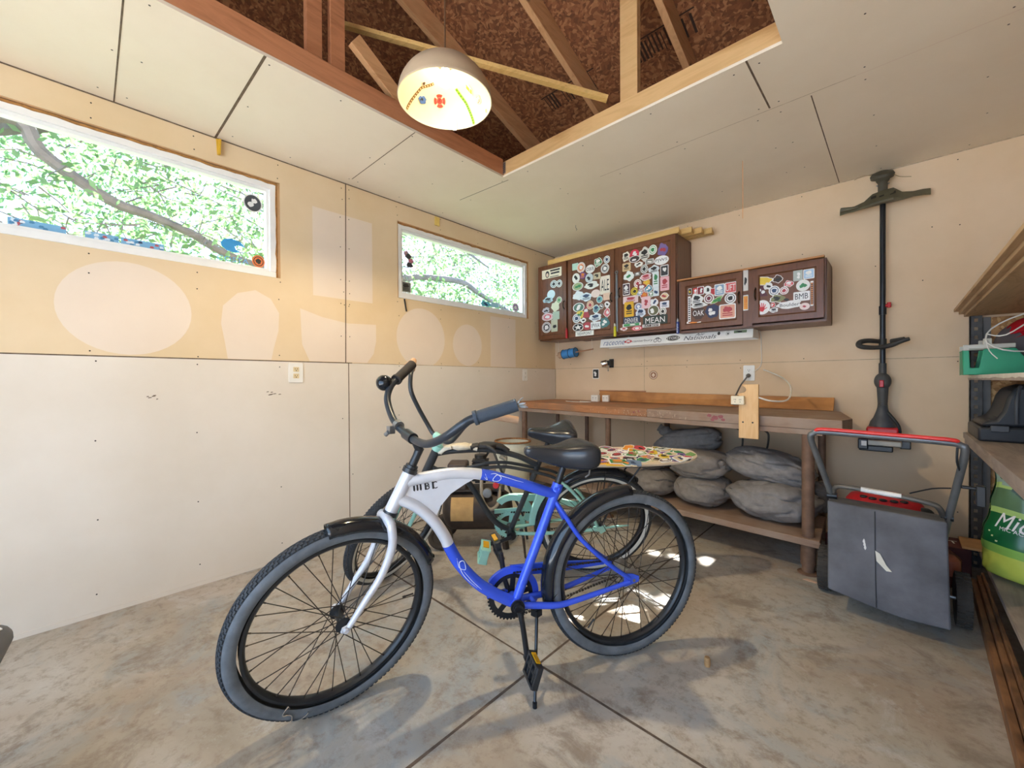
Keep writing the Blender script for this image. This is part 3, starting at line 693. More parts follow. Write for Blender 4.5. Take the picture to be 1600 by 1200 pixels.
def wheel(parent, c, f, u, n, Ro, rt_, rim_m, tyre_m, name, hub_w, label=None, whitewall=False, coaster=False, valve=1.0):
    c, f, u, n = V(c), V(f), V(u), V(n); FP = framer(c, f, u, n); Rt = Ro - rt_
    Ri = Ro - 2 * rt_
    mb = MB()
    hw = .014
    mb.lathe([(Ri + .004, -hw), (Ri - .004, -hw * 1.05), (Ri - .010, -hw * .7), (Ri - .013, 0), (Ri - .010, hw * .7), (Ri - .004, hw * 1.05), (Ri + .004, hw)], c, n, 72, cap=False)
    root = mb.build(name, parent, [rim_m], label=label)
    mb = MB(); mb.mat(tyre_m)
    prof = []
    for k in range(17):
        q = math.radians(-128 + 256 * k / 16); prof.append((Rt + rt_ * math.cos(q), rt_ * .98 * math.sin(q)))
    mb.lathe(prof[:6], c, n, 96, cap=False); mb.lathe(prof[11:], c, n, 96, cap=False); mb.mat(TREAD); mb.lathe(prof[5:12], c, n, 96, cap=False)
    ax = n; uu = f; mb.mat(TREAD)
    for k in range(120):                                   # tread blocks
        t = 2 * math.pi * k / 120
        for j, off in enumerate((-.6, -.3, 0, .3, .6)):
            tt = t + (math.pi / 120 if j % 2 else 0)
            e = f * math.cos(tt) + u * math.sin(tt); tg = -f * math.sin(tt) + u * math.cos(tt)
            nn = (e * math.cos(off) + n * math.sin(off)); sd = tg.cross(nn)
            p = c + e * Rt + nn * (rt_ - .0005)
            w_, l_ = .0042, .0058
            mb.add([p - tg * l_ - sd * w_, p + tg * l_ - sd * w_, p + tg * l_ + sd * w_, p - tg * l_ + sd * w_, p - tg * l_ * .8 - sd * w_ * .8 + nn * .0030, p + tg * l_ * .8 - sd * w_ * .8 + nn * .0030, p + tg * l_ * .8 + sd * w_ * .8 + nn * .0030, p - tg * l_ * .8 + sd * w_ * .8 + nn * .0030],
                   [(4, 5, 6, 7), (0, 1, 5, 4), (1, 2, 6, 5), (2, 3, 7, 6), (3, 0, 4, 7)])
    tyre = mb.build('tyre', root)
    if whitewall:
        mb = MB()
        for sg in (-1, 1):
            prof = []
            for k in range(6):
                q = math.radians(88 + 40 * k / 5); prof.append((Rt + (rt_ + .0012) * math.cos(q), sg * (rt_ + .0012) * .98 * math.sin(q)))
            mb.lathe(prof, c, n, 80, cap=False)
        mb.build('whitewall', root, [WHITEWALL], label='white sidewall band')
    r = .030 if coaster else .020
    mb = MB(); mb.lathe([(.0, -hub_w - .012), (.006, -hub_w - .012), (.006, -hub_w), (r * .9, -hub_w * .86), (r * 1.25, -hub_w * .80), (r * 1.25, -hub_w * .72), (r * .7, -hub_w * .6), (r * .65, hub_w * .6), (r * 1.25, hub_w * .72), (r * 1.25, hub_w * .80), (r * .9, hub_w * .86), (.006, hub_w), (.006, hub_w + .012), (0, hub_w + .012)], c, n, 20)
    mb.build('hub', root, [BLACKMET if not coaster else STEEL])
    # thirty-six crossed spokes, copied round the hub
    k0 = 0; rot0 = None
    o_root = parent_origin(root); basis = Matrix((f, u, n)).transposed().to_4x4()
    protos = []
    for sg in (-1, 1):
        for d in (-1, 1):
            mb = MB(); a0 = math.radians(58) * d
            p0 = V(r * 1.15 * math.cos(a0), r * 1.15 * math.sin(a0), sg * hub_w * .76); p1 = V(Ri - .008, 0, sg * .003)
            mb.tube([p0, p1], .0016, 5); mb.tube([p1 - (p1 - p0).normalized() * .012, p1], .0026, 5)
            o = mb.build('spoke', None, [SPOKE], smooth=False); protos.append(o)
    for k in range(36):
        src = protos[(k % 2) * 2 + (k // 2) % 2]
        mtx = Matrix.Translation(c - o_root) @ basis @ Matrix.Rotation(math.radians(10 * k + 3), 4, 'Z')
        copy_under(src, root, mtx)
    for o in protos: bpy.data.objects.remove(o)
    mb = MB(); e = f * math.cos(valve) + u * math.sin(valve); mb.cyl(c + e * (Ri - .02), c + e * (Ri - .055), .003, 8); mb.cyl(c + e * (Ri - .05), c + e * (Ri - .06), .004, 8)
    mb.build('valve', root, [BLACKMET])
    return root

def fender(parent, FP, R, a0, a1, half, name='fender', mat_=None, lip=.012, flap=False):
    mb = MB(); n = 34; prof = [(-half, -lip - .012), (-half * .98, -lip), (-half * .72, .002), (-half * .3, .009), (half * .3, .009), (half * .72, .002), (half * .98, -lip), (half, -lip - .012)]
    L = len(prof); vs = []
    for i in range(n + 1):
        t = math.radians(a0 + (a1 - a0) * i / n); s = 1 if 2 < i < n - 2 else .86
        for l, h in prof: vs.append(FP((R + h) * math.cos(t), (R + h) * math.sin(t), l * s))
    fs = [(i * L + k, (i + 1) * L + k, (i + 1) * L + k + 1, i * L + k + 1) for i in range(n) for k in range(L - 1)]
    mb.add(vs, fs)
    if flap:
        t = math.radians(a1); q = FP((R + .004) * math.cos(t), (R + .004) * math.sin(t)); mb.ell(q, (.012, .012, .010), 10, 6)
    o = mb.build(name, parent, [mat_])
    m = o.modifiers.new('thickness', 'SOLIDIFY'); m.thickness = .0025; m.offset = -1
    return o

def saddle(parent, FP, f0, f1, u0, tilt, wid, name='saddle'):
    """nose at f0, tail at f1"""
    secs = [(0.0, .016, .036, .004), (.10, .026, .056, .006), (.3, .036, .074, .000), (.5, .054, .096, -.002), (.68, .090, .120, .008), (.84, .112, .130, .016), (.95, .102, .110, .012), (1.0, .072, .070, .0)]
    mb = MB(); n = 20; vs = []
    for t, hw, hh, dz in secs:
        f = f0 + (f1 - f0) * t; u = u0 + tilt * t + dz
        for k in range(n):
            a = 2 * math.pi * k / n; x = math.cos(a); y = math.sin(a)
            top = .62 if y > 0 else 1.0
            vs.append(FP(f, u + (hh * .52) * (math.copysign(abs(y) ** .6, y) * top) - hh * .18, wid * hw * math.copysign(abs(x) ** .65, x)))
    fs = [(i * n + k, i * n + (k + 1) % n, (i + 1) * n + (k + 1) % n, (i + 1) * n + k) for i in range(len(secs) - 1) for k in range(n)]
    fs += [tuple(range(n)), tuple((len(secs) - 1) * n + k for k in range(n))]
    mb.add(vs, fs)
    return mb.build(name, parent, [SADDLE], sub=2, angle=80)

def pedal(parent, c, ax, fw_, up_, body, refl, L=.095, W=.075, T=.026, name='pedal'):
    """ax: spindle direction outwards, fw_ : long way of the platform"""
    c, ax, fw_, up_ = V(c), V(ax).normalized(), V(fw_).normalized(), V(up_).normalized()
    R = Matrix((fw_, ax, up_)).transposed()
    mb = MB(); mb.cyl(c - ax * .02, c + ax * L, .008, 10)
    for sg in (-1, 1): mb.box(c + ax * L * .5 + fw_ * sg * W * .44, (W * .13, L * .96, T), R)
    for a in (.05, .5, .97): mb.box(c + ax * L * a, (W * .98, .010, T * .8), R)
    for a in (.25, .75): mb.box(c + ax * L * a, (W * .8, .012, T * .5), R)
    p = mb.build(name, parent, [body], bevel=.002)
    mb = MB()
    for sg in (-1, 1): mb.box(c + ax * L * .5 + fw_ * sg * (W * .51 + .0015), (.004, L * .55, T * .6), R)
    mb.build('reflector', p, [refl], label='amber reflector')
    return p

# ---- the blue and silver cruiser
bc, bf, bu, bn = (1.94782, -2.11984, 0.32778), (-0.50989, -0.86024, 0.0), (0.03305, -0.01959, 0.99926), (0.8596, -0.50952, -0.03841)
fc, ff, fu, fn_ = (1.41731, -3.02626, 0.32202), (-0.14579, -0.98932, 0.0), (0.19628, -0.02892, 0.98012), (0.96965, -0.14289, -0.1984)
R_ = framer(bc, bf, bu, bn); Q_ = framer(fc, ff, fu, fn_)
bk = thing('bicycle', 'blue and silver cruiser bicycle with glossy black fenders on its kickstand in front', 'bicycle', (1.65, -2.6, 0.0))
wheel(bk, bc, bf, bu, bn, .328, .027, BLACK, RUBBER, 'wheel', .055, coaster=True, valve=-.9, label='rear wheel')
wheel(bk, fc, ff, fu, fn_, .328, .027, BLACK, RUBBER, 'wheel', .045, valve=2.9 + .25, label='front wheel, turned')
def blue_frame():
    mb = MB().mat(SILVER)
    mb.tube([R_(.889 + .006, .334 - .012), R_(.828 - .002, .46 + .004)], .0215, 18)              # head tube
    tt = [R_(*p) for p in ((.842, .425), (.80, .434), (.70, .445), (.62, .440), (.585, .434))]
    mb.tube(tt, .0195, 16, smooth=4)
    dt = [R_(*p) for p in ((.868, .372), (.81, .342), (.75, .285), (.712, .225), (.70, .196))]
    mb.tube(dt, .0205, 16, smooth=4)
    mb.mat(BLUE)
    mb.tube([R_(*p) for p in ((.585, .434), (.54, .424), (.43, .388), (.35, .357), (.303, .340))], [.0196] * 4 + [.0175], 16, smooth=4)
    mb.tube([R_(*p) for p in ((.70, .196), (.672, .140), (.633, .085), (.59, .038), (.54, .000), (.49, -.032), (.456, -.050))], .0206, 16, smooth=4)
    mb.tube([R_(.455, -.05), R_(.290, .372)], .0175, 16)
    mb.cyl(R_(.455, -.05, -.036), R_(.455, -.05, .036), .0235, 20)
    mb.cyl(R_(.299, .350), R_(.2885, .377), .0205, 16)
    for s in (-1, 1):
        mb.tube([R_(.305, .318, s * .006), R_(.27, .262, s * .026), R_(.206, .168, s * .043), R_(.10, .070, s * .058), R_(.018, .010, s * .062)], .0088, 10, smooth=4)
        mb.tube([R_(.44, -.052, s * .020), R_(.39, -.055, s * .030), R_(.315, -.060, s * .042), R_(.26, -.056, s * .046), R_(.10, -.022, s * .058), R_(.018, -.004, s * .062)], [.012, .0125, .012, .011, .009, .0085], 10, smooth=4)
        mb.prism([R_(a, b, s * .060) for a, b in ((.04, .03), (.005, .026), (-.022, .014), (-.022, -.006), (.0, -.012), (.04, -.02))], V(R_(0, 0, s * .005)) - V(R_(0, 0, 0)))
    mb.cyl(R_(.385, -.056, -.032), R_(.385, -.056, .032), .009, 10)
    # gusset plate
    mb.mat(SILVER)
    poly = [(.845, .425), (.80, .425), (.70, .434), (.60, .424), (.64, .405), (.69, .375), (.725, .335), (.745, .29), (.75, .27), (.80, .33), (.858, .372)]
    mb.prism([R_(a, b, -.004) for a, b in poly], V(R_(0, 0, .008)) - V(R_(0, 0, 0)))
    return mb.build('frame', bk)
frm = blue_frame()
GF = lambda a, b, h: R_(.773 - a * .98 + b * .1, .408 + b + a * .06, .004 + h)
mb = MB().mat(M('black_letter_ink', '1D1D22', .5))
for ox in (-.042, -.031, -.020):                                     # a broken-stroke capital M, then B and C
    mb.add([GF(ox - .0035, -.010, .0011), GF(ox + .001, -.013, .0011), GF(ox + .0035, -.008, .0011), GF(ox + .003, .008, .0011), GF(ox + .0045, .011, .0011), GF(ox - .001, .015, .0011), GF(ox - .004, .010, .0011), GF(ox - .0028, .006, .0011)], [tuple(range(8))])
mb.add([GF(-.044, .010, .0012), GF(-.018, .008, .0012), GF(-.018, .011, .0012), GF(-.044, .0135, .0012)], [(0, 1, 2, 3)])
for txt, ox, w in (('B', .002, .017), ('C', .028, .018)):
    lettering(mb, lambda a, b, h, ox=ox: GF(a + ox, b, h), txt, w, .025, .0010)
    for q in (-.42, -.25): mb.add([GF(ox + w * (q - .10), -.0125, .0012), GF(ox + w * (q + .12), -.0125, .0012), GF(ox + w * (q + .10), .0125, .0012), GF(ox + w * (q - .08), .0125, .0012)], [(0, 1, 2, 3)])
    if txt == 'B': mb.add([GF(ox + w * .30, -.006, .0012), GF(ox + w * .46, -.004, .0012), GF(ox + w * .44, .006, .0012), GF(ox + w * .30, .005, .0012)], [(0, 1, 2, 3)])
mb.build('lettering', frm, smooth=False, label='black letters on the gusset')
def scroll(mb, pts, r=.0022):
    mb.tube(pts, [r * .4] + [r] * (len(pts) - 2) + [r * .3], 5, smooth=5)
mb = MB().mat(M('white_pinstripe', 'D8E2F4', .4))
def tube_deco(line, side, items):
    for it in items: scroll(mb, [R_(a, b, l) for a, b, l in it], .0014)
tube_deco(None, 0, [[(.56, .435, .0165), (.535, .437, .0165), (.515, .423, .020), (.525, .410, .018), (.545, .415, .020), (.530, .432, .0175), (.505, .425, .019), (.47, .412, .0185)], [(.575, .428, .0197), (.565, .418, .0195), (.572, .440, .0185)], [(.49, .42, .0165), (.46, .408, .0175), (.43, .398, .0165)],
                    ])
mb.build('scrollwork', frm, label='white painted scrollwork on the top tube')
mb = MB().mat(M('white_pinstripe', 'D8E2F4', .4))
tube_deco(None, 0, [[(.672, .152, .0195), (.664, .118, .020), (.642, .108, .0200), (.648, .138, .0200), (.664, .134, .0208), (.655, .10, .0200), (.632, .068, .0205), (.60, .036, .0195)], [(.648, .102, .0205), (.618, .063, .0205), (.585, .028, .0205)]])
mb.build('scrollwork', frm, label='white painted scrollwork on the down tube')
# seat
mb = MB(); mb.cyl(R_(.296, .365), R_(.268, .445), .0125, 14); mb.mats = [BLACKMET]; mb.build('seat_post', bk)
mb = MB(); mb.tube([R_(.296 + .012, .365, .022), R_(.302, .366, 0), R_(.296 - .004, .364, .03)], .006, 8); mb.cyl(R_(.298, .356, .0), R_(.289, .380, .0), .0205, 16); mb.mats = [BLUE]; mb.build('seat_clamp', bk)
sd = saddle(bk, R_, .425, .150, .514, -.008, 1.0)
mb = MB()
for s in (-1, 1): mb.tube([R_(.36, .478, s * .02), R_(.27, .452, s * .022), R_(.2, .448, s * .03), R_(.175, .445, s * .05)], .0035, 6, smooth=3)
mb.tube([R_(.19, .440, .06), R_(.19, .420, .055), R_(.20, .408, .045)], .003, 6); mb.build('saddle_rail', sd, [STEEL])
# crankset
def crankset(parent, FP, bb, ring_r, arm_l, arm_r, ring_m, ring_l, teeth=40, spider=5, name='crank', crank_m=BLACKMET):
    out = []
    mb = MB(); c = FP(bb[0], bb[1], ring_l); ax = V(FP(0, 0, 1)) - V(FP(0, 0, 0)); n = teeth
    vs = []
    for h in (-.0015, .0015):
        for k in range(4 * n):
            t = 2 * math.pi * k / (4 * n); r = ring_r + (.006 if k % 4 in (0, 1) else 0); vs.append(FP(bb[0] + r * math.cos(t), bb[1] + r * math.sin(t), ring_l + h))
        for k in range(4 * n):
            t = 2 * math.pi * k / (4 * n); r = ring_r - .020; vs.append(FP(bb[0] + r * math.cos(t), bb[1] + r * math.sin(t), ring_l + h))
    m4 = 4 * n; fs = []
    for k in range(m4):
        j = (k + 1) % m4
        fs += [(k, j, m4 + j, m4 + k), (2 * m4 + k, 2 * m4 + j, 3 * m4 + j, 3 * m4 + k), (k, j, 2 * m4 + j, 2 * m4 + k), (m4 + k, m4 + j, 3 * m4 + j, 3 * m4 + k)]
    mb.add(vs, fs)
    for k in range(spider):
        t = 2 * math.pi * k / spider + .4; a = FP(bb[0], bb[1], ring_l); b = FP(bb[0] + (ring_r - .016) * math.cos(t), bb[1] + (ring_r - .016) * math.sin(t), ring_l); mb.beam(a, b, .02, .003, up=ax)
    mb.build('chainring', parent, [ring_m])
    return ax
ax = crankset(bk, R_, (.455, -.05), .088, None, None, BLACKMET, -.048)
mb = MB()
for h, r in ((.037, .026), (.046, .020), (.054, .017)): mb.cyl(R_(.455, -.05, h - .008), R_(.455, -.05, h), r, 20)
mb.tube([R_(.455, -.05, .060), R_(.447, -.10, .070), R_(.434, -.206, .082)], [.0115, .0095, .0105], 12, smooth=4)
mb.cyl(R_(.434, -.206, .074), R_(.434, -.206, .092), .013, 12)
mb.build('crank', bk, [BLACKMET], label='crank arm hanging down on the near side')
mb = MB(); mb.tube([R_(.455, -.05, -.055), R_(.475, .0, -.066), R_(.490, .103, -.078)], [.0115, .0095, .0105], 12, smooth=4); mb.cyl(R_(.455, -.05, -.062), R_(.455, -.05, -.034), .02, 16); mb.build('crank', bk, [BLACKMET], label='far crank arm pointing up')
n_ = V(bn); pedal(bk, R_(.434, -.206, .094), n_, V(R_(.30, -1.0, 0)) - V(R_(0, 0, 0)), V(R_(1, .30, 0)) - V(R_(0, 0, 0)), BLACK, AMBER)
pedal(bk, R_(.490, .103, -.090), -n_, V(R_(.25, 1, 0)) - V(R_(0, 0, 0)), V(R_(-1, .25, 0)) - V(R_(0, 0, 0)), BLACK, AMBER)
mb = MB()                                                            # chain guard on the far side
n = 30; vs = []
for i in range(n + 1):
    t = math.radians(200 - 165 * i / n)
    for r, l in ((.108, -.060), (.108, -.046), (.084, -.060), (.084, -.046)): vs.append(R_(.455 + r * math.cos(t), -.05 + r * math.sin(t), l))
mb.add(vs, [(i * 4 + a, i * 4 + b, i * 4 + 4 + b, i * 4 + 4 + a) for i in range(n) for a, b in ((0, 1), (1, 3), (3, 2), (2, 0))])
mb.prism([R_(.46, .062, -.062), R_(.30, .055, -.062), R_(.06, .028, -.068), R_(.06, .012, -.068), R_(.30, .012, -.062), R_(.40, .020, -.062)], V(R_(0, 0, .010)) - V(R_(0, 0, 0)))
mb.beam(R_(.55, -.045, -.055), R_(.47, -.03, -.055), .006, .02, up=ax)
mb.build('chain_guard', bk, [BLUE])
mb = MB()                                                            # chain
def chain_run(a, b, k, FP, l):
    a, b = V(a[0], a[1]), V(b[0], b[1])
    for i in range(k):
        p, q = a.lerp(b, i / k), a.lerp(b, (i + .72) / k); w = .0055 if i % 2 else .0042
        mb.beam(FP(p.x, p.y, l), FP(q.x, q.y, l), .0075, .007 if i % 2 else .005, up=V(FP(0, 1, 0)) - V(FP(0, 0, 0)))
chain_run((.45, .038), (.005, .034), 36, R_, -.046); chain_run((.45, -.138), (.005, -.036), 36, R_, -.046)
mb.lathe([(.012, -.003), (.036, -.003), (.036, .003), (.012, .003)], R_(0, 0, -.046), bn, 18)
mb.build('chain', bk, [SPOKE])
mb = MB(); mb.tube([R_(.385, -.06, .012), R_(.380, -.085, .020)], [.014, .011], 10); mb.box(R_(.378, -.09, .018), (.03, .03, .022))
foot = V(1.857, -2.57, .006); mb.tube([R_(.378, -.085, .022), V(R_(.378, -.085, .022)).lerp(foot, .5), foot], [.0062, .0058, .0052], 8); mb.cyl(foot + V(0, 0, .012), foot - V(0, 0, .005), .008, 10)
mb.build('kickstand', bk, [BLACKMET])
fender(bk, R_, .343, 92, -14, .036, mat_=FENDER)
fender(bk, Q_, .337, 80, 158, .035, mat_=FENDER, flap=True)
mb = MB(); mb.prism([R_(.315, -.048, -.03), R_(.30, -.03, -.03), R_(.30, -.03, .03), R_(.315, -.048, .03)], V(R_(0, .003, 0)) - V(R_(0, 0, 0)))
for s in (-1, 1): mb.tube([R_(.245, .245, s * .030), R_(.255, .24, s * .018)], .004, 6)
mb.build('fender_bracket', bk, [STEEL])
# fork, stem, handlebar
mb = MB()
for s in (-1, 1):
    mb.tube([Q_(-.128, .328, s * .022), Q_(-.132, .312, s * .044), Q_(-.134, .245, s * .056), Q_(-.105, .155, s * .057), Q_(-.062, .085, s * .056), Q_(-.012, .004, s * .054)], [.0145, .0150, .0140, .0125, .011, .0095], 14, smooth=5)
    mb.prism([Q_(a, b, s * .052) for a, b in ((-.014, .014), (.010, .008), (.014, -.006), (.0, -.014), (-.016, -.006))], V(Q_(0, 0, s * .006)) - V(Q_(0, 0, 0)))
    mb.cyl(Q_(0, 0, s * .058), Q_(0, 0, s * .068), .008, 6)
mb.tube([Q_(-.132, .315, -.044), Q_(-.127, .331, 0), Q_(-.132, .315, .044)], .016, 12, smooth=4)
mb.build('fork', bk, [SILVER])
mb = MB(); mb.cyl(R_(.895, .318), R_(.889, .332), .0245, 18); mb.build('headset', bk, [BLACK], label='lower headset cup')
mb = MB(); mb.cyl(R_(.830, .458), R_(.824, .472), .0255, 18); mb.cyl(R_(.8245, .470), R_(.8195, .482), .021, 18); mb.build('headset', bk, [BLACK])
mb = MB(); mb.tube([Q_(-.203, .482), Q_(-.222, .528), Q_(-.232, .556)], [.0145, .0135, .0150], 14); mb.tube([Q_(-.230, .552), Q_(-.212, .580), Q_(-.192, .601)], [.0155, .013, .014], 14, smooth=3); mb.cyl(Q_(-.191, .600, -.028), Q_(-.191, .600, .028), .0185, 16)
mb.build('stem', bk, [BLACK])
mb = MB()
half = [(-.191, .600, 0), (-.191, .600, .05), (-.190, .612, .118), (-.192, .640, .18), (-.200, .676, .232), (-.222, .712, .262), (-.252, .736, .281), (-.340, .784, .345)]
bar = [Q_(a, b, -l) for a, b, l in half[::-1]] + [Q_(*p) for p in half[1:]]
mb.tube(bar, .0125, 14, smooth=5); hb = mb.build('handlebar', bk, [M('dark_bar_paint', '30363E', .35, .2)])
for s in (1, -1):
    mb = MB(); a, b = V(Q_(-.249, .734, s * .279)), V(Q_(-.343, .786, s * .347)); mb.cyl(a, b, .0185, 16); mb.cyl(a, a.lerp(b, .08), .0215, 16)
    g = mb.build('grip', bk, [GRIP if s > 0 else GRIPD], label='left grip with a torn end' if s > 0 else 'right grip with a split end')
    if s > 0:
        mb = MB()
        for k in range(16):
            d = V(rs.gauss(0, 1), rs.gauss(0, 1), rs.gauss(0, 1)) * .008; mb.tube([b + d * .6, b + d * 1.4 + (b - a).normalized() * .008], [.003, .001], 5)
        mb.build('torn_foam', g, [M('pale_foam', 'A9B1B8', .9)], label='pale torn foam')
    else:
        mb = MB(); mb.tube([b - (b - a) * .25 + V(-.012, -.008, .012), b + V(-.010, -.006, .014)], [.004, .003], 6); mb.build('pale_core', g, [TAN], label='pale core showing through the split')
mb = MB(); c = V(Q_(-.205, .722, -.282)); axb = V(.5, -.75, .35).normalized(); mb.lathe([(0, .030), (.013, .029), (.024, .021), (.030, .007), (.0305, -.003), (.027, -.008), (0, -.010)], c, axb, 24); mb.cyl(c - axb * .007, Q_(-.225, .716, -.265), .006, 10)
mb.build('bell', bk, [M('glossy_black', '1B1E22', .12)])
mb = MB(); mb.cyl(Q_(-.190, .610, -.082), Q_(-.190, .612, -.104), .0175, 14); mb.box(Q_(-.165, .596, -.095), (.022, .02, .026)); mb.cyl(Q_(-.155, .59, -.09), Q_(-.150, .578, -.1), .008, 8); mb.build('reflector_bracket', bk, [STEEL])

# spring clip hanging on the front tyre
mb = MB(); q = [Q_(.145, -.238, .022), Q_(.150, -.226, .028), Q_(.16, -.232, .03), Q_(.165, -.246, .03), Q_(.150, -.252, .030), Q_(.140, -.262, .031), Q_(.138, -.283, .029), Q_(.116, -.292, .027), Q_(.098, -.285, .028), Q_(.092, -.276, .029)]
tag(mb.tube(q, .0022, 6, smooth=4).build('wire_hook', mats=[CHROME], origin=q[0]), 'small bent wire hook on the front tyre of the blue bicycle', 'hook')

# ---- the mint and black cruiser behind it
mc, mf, mu, mn = (1.51277, -1.63413, 0.30396), (-0.6737, -0.73901, 0.0), (0.21839, -0.19909, 0.95534), (0.706, -0.64361, -0.29552)
gc, gf, gu, gn = (0.77709, -2.42604, 0.29156), (0.20219, -0.97935, 0.0), (0.39982, 0.08254, 0.91287), (0.89402, 0.18457, -0.40825)
S_ = framer(mc, mf, mu, mn); T_ = framer(gc, gf, gu, gn)
mt = thing('bicycle', 'mint green and black cruiser bicycle with whitewall tyres standing behind the blue one', 'bicycle', (1.15, -2.05, 0.0))
wheel(mt, mc, mf, mu, mn, .317, .025, BLACK, RUBBER2, 'wheel', .052, whitewall=True, coaster=True, label='rear wheel')
wheel(mt, gc, gf, gu, gn, .317, .025, BLACK, RUBBER2, 'wheel', .045, whitewall=True, label='front wheel, turned')
FRB = M('satin_black_frame', '35383B', .35, .1)
mb = MB().mat(FRB)
mb.tube([S_(.953, .253), S_(.853, .471)], .022, 16)
mb.tube([S_(*p) for p in ((.865, .440), (.79, .452), (.735, .456), (.62, .458), (.54, .447), (.44, .416), (.372, .380), (.34, .362))], .0150, 12, smooth=4)
for s in (-1, 1):
    mb.tube([S_(*p) for p in ((.895, .375, 0), (.82, .330, s * .012), (.754, .304 + .03, s * .022), (.66, .352, s * .024), (.605, .366, s * .024), (.53, .370, s * .024), (.472, .364, s * .024), (.36, .338, s * .024))], .0085, 10, smooth=4)
    mb.tube([S_(*p) for p in ((.36, .338, s * .024), (.268, .312, s * .032), (.22, .285, s * .044))], .0085, 10, smooth=4)
mb.tube([S_(*p) for p in ((.915, .335), (.85, .345), (.79, .340), (.731, .312), (.679, .238), (.635, .155), (.60, .085), (.56, .028), (.52, -.008), (.475, -.030))], .0155, 12, smooth=4)
mb.tube([S_(.472, -.033), S_(.338, .352)], .0145, 12)
mb.cyl(S_(.472, -.033, -.036), S_(.472, -.033, .036), .022, 16)
mb.mat(MINT)
for s in (-1, 1):
    mb.tube([S_(*p) for p in ((.225, .288, s * .043), (.16, .235, s * .055), (.057, .110, s * .064), (.005, .012, s * .064))], .009, 10, smooth=3)
    mb.tube([S_(*p) for p in ((.46, -.035, s * .024), (.33, -.030, s * .044), (.10, -.008, s * .060), (.005, .0, s * .064))], .0095, 10, smooth=3)
    mb.prism([S_(a, b, s * .063) for a, b in ((.03, .02), (-.005, .022), (-.028, .012), (-.022, -.008), (.0, -.012), (.03, -.01))], V(S_(0, 0, s * .005)) - V(S_(0, 0, 0)))
mb.build('frame', mt)
mb = MB(); mb.cyl(S_(.340, .345), S_(.285, .500), .0125, 12); mb.build('seat_post', mt, [BLACKMET])
saddle(mt, S_, .398, .150, .555, .005, .95)
fender(mt, S_, .335, 128, -20, .034, mat_=FENDER)
mb = MB(); 
for s in (-1, 1): mb.tube([S_(-.02, .33, s * .03), S_(-.012, .20, s * .05), S_(-.005, .02, s * .066)], .003, 6)
mb.build('fender_stay', mt, [BLACKMET])
mb = MB(); mb.tube([S_(-.01, .01, .07), S_(-.08, .022, .075), S_(-.16, .03, .078)], [.007, .0055, .004], 8); mb.prism([S_(a, b, .072) for a, b in ((.02, .02), (-.03, .032), (-.04, .0), (-.01, -.02))], V(S_(0, 0, .006)) - V(S_(0, 0, 0))); mb.build('brake_arm', mt, [MINT])
crankset(mt, S_, (.472, -.033), .082, None, None, MINT, -.046)
mb = MB()                                                            # mint chain guard with cut-outs
n = 26; vs = []
for i in range(n + 1):
    t = math.radians(215 - 175 * i / n)
    for r, l in ((.112, -.062), (.112, -.048), (.076, -.062), (.076, -.048)): vs.append(S_(.462 + r * math.cos(t), .045 + r * math.sin(t), l))
mb.add(vs, [(i * 4 + a, i * 4 + b, i * 4 + 4 + b, i * 4 + 4 + a) for i in range(n) for a, b in ((0, 1), (1, 3), (3, 2), (2, 0))])
mb.prism([S_(.47, .158, -.062), S_(.30, .150, -.062), S_(.05, .075, -.066), S_(.05, .045, -.066), S_(.28, .105, -.062), S_(.44, .115, -.062)], V(S_(0, 0, .008)) - V(S_(0, 0, 0)))
mb.prism([S_(.56, .06, -.062), S_(.37, .07, -.062), S_(.37, .045, -.062), S_(.56, .035, -.062)], V(S_(0, 0, .008)) - V(S_(0, 0, 0)))
mb.build('chain_guard', mt, [MINT])
mb = MB(); mb.prism([S_(a, b, -.010) for a, b in ((.335, .205), (.285, .212), (.30, .10), (.325, .0), (.372, .004), (.368, .07))], V(S_(0, 0, .024)) - V(S_(0, 0, 0))); mb.build('guard_plate', mt, [MINT], bevel=.004, label='mint guard plate behind the seat tube')
mb = MB()
for b0, b1 in ((.19, .165), (.125, .09), (.03, .03)): mb.tube([S_(.40, b0, -.07), S_(.05, b1, -.072)], .0055, 8)
mb.build('rail', mt, [CHROME], label='chrome rails beside the rear wheel')
mb = MB(); chain_run((.47, .048), (.005, .03), 34, S_, -.046); chain_run((.47, -.113), (.005, -.032), 34, S_, -.046); mb.build('chain', mt, [SPOKE])
mb = MB(); mb.cyl(S_(.472, -.033, .036), S_(.472, -.033, .056), .025, 16); mb.tube([S_(.472, -.033, .062), S_(.53, -.045, .075), S_(.62, -.060, .085)], [.0115, .009, .0105], 10, smooth=3); mb.build('crank', mt, [BLACKMET], label='near crank arm pointing forward')
mb = MB(); mb.tube([S_(.472, -.033, -.06), S_(.324, -.012, -.082)], [.0115, .0105], 10); mb.build('crank', mt, [BLACKMET], label='far crank arm')
pedal(mt, S_(.62, -.060, .092), V(mn), V(S_(.25, -1, 0)) - V(S_(0, 0, 0)), V(S_(1, .25, 0)) - V(S_(0, 0, 0)), MINT, AMBER, L=.085, W=.09, T=.05)
pedal(mt, S_(.324, -.012, -.09), -V(mn), V(S_(1, .1, 0)) - V(S_(0, 0, 0)), V(S_(-.1, 1, 0)) - V(S_(0, 0, 0)), MINT, AMBER, L=.085, W=.07)
mb = MB(); foot = V(1.067, -1.719, .006); a = V(S_(.405, -.06, .03)); mb.tube([S_(.415, -.03, .0), a, a.lerp(foot, .5), foot], [.009, .008, .0075, .007], 8); mb.build('kickstand', mt, [M('rusty_black_steel', '4A4038', .6, .3, .4, 30)])
mb = MB()
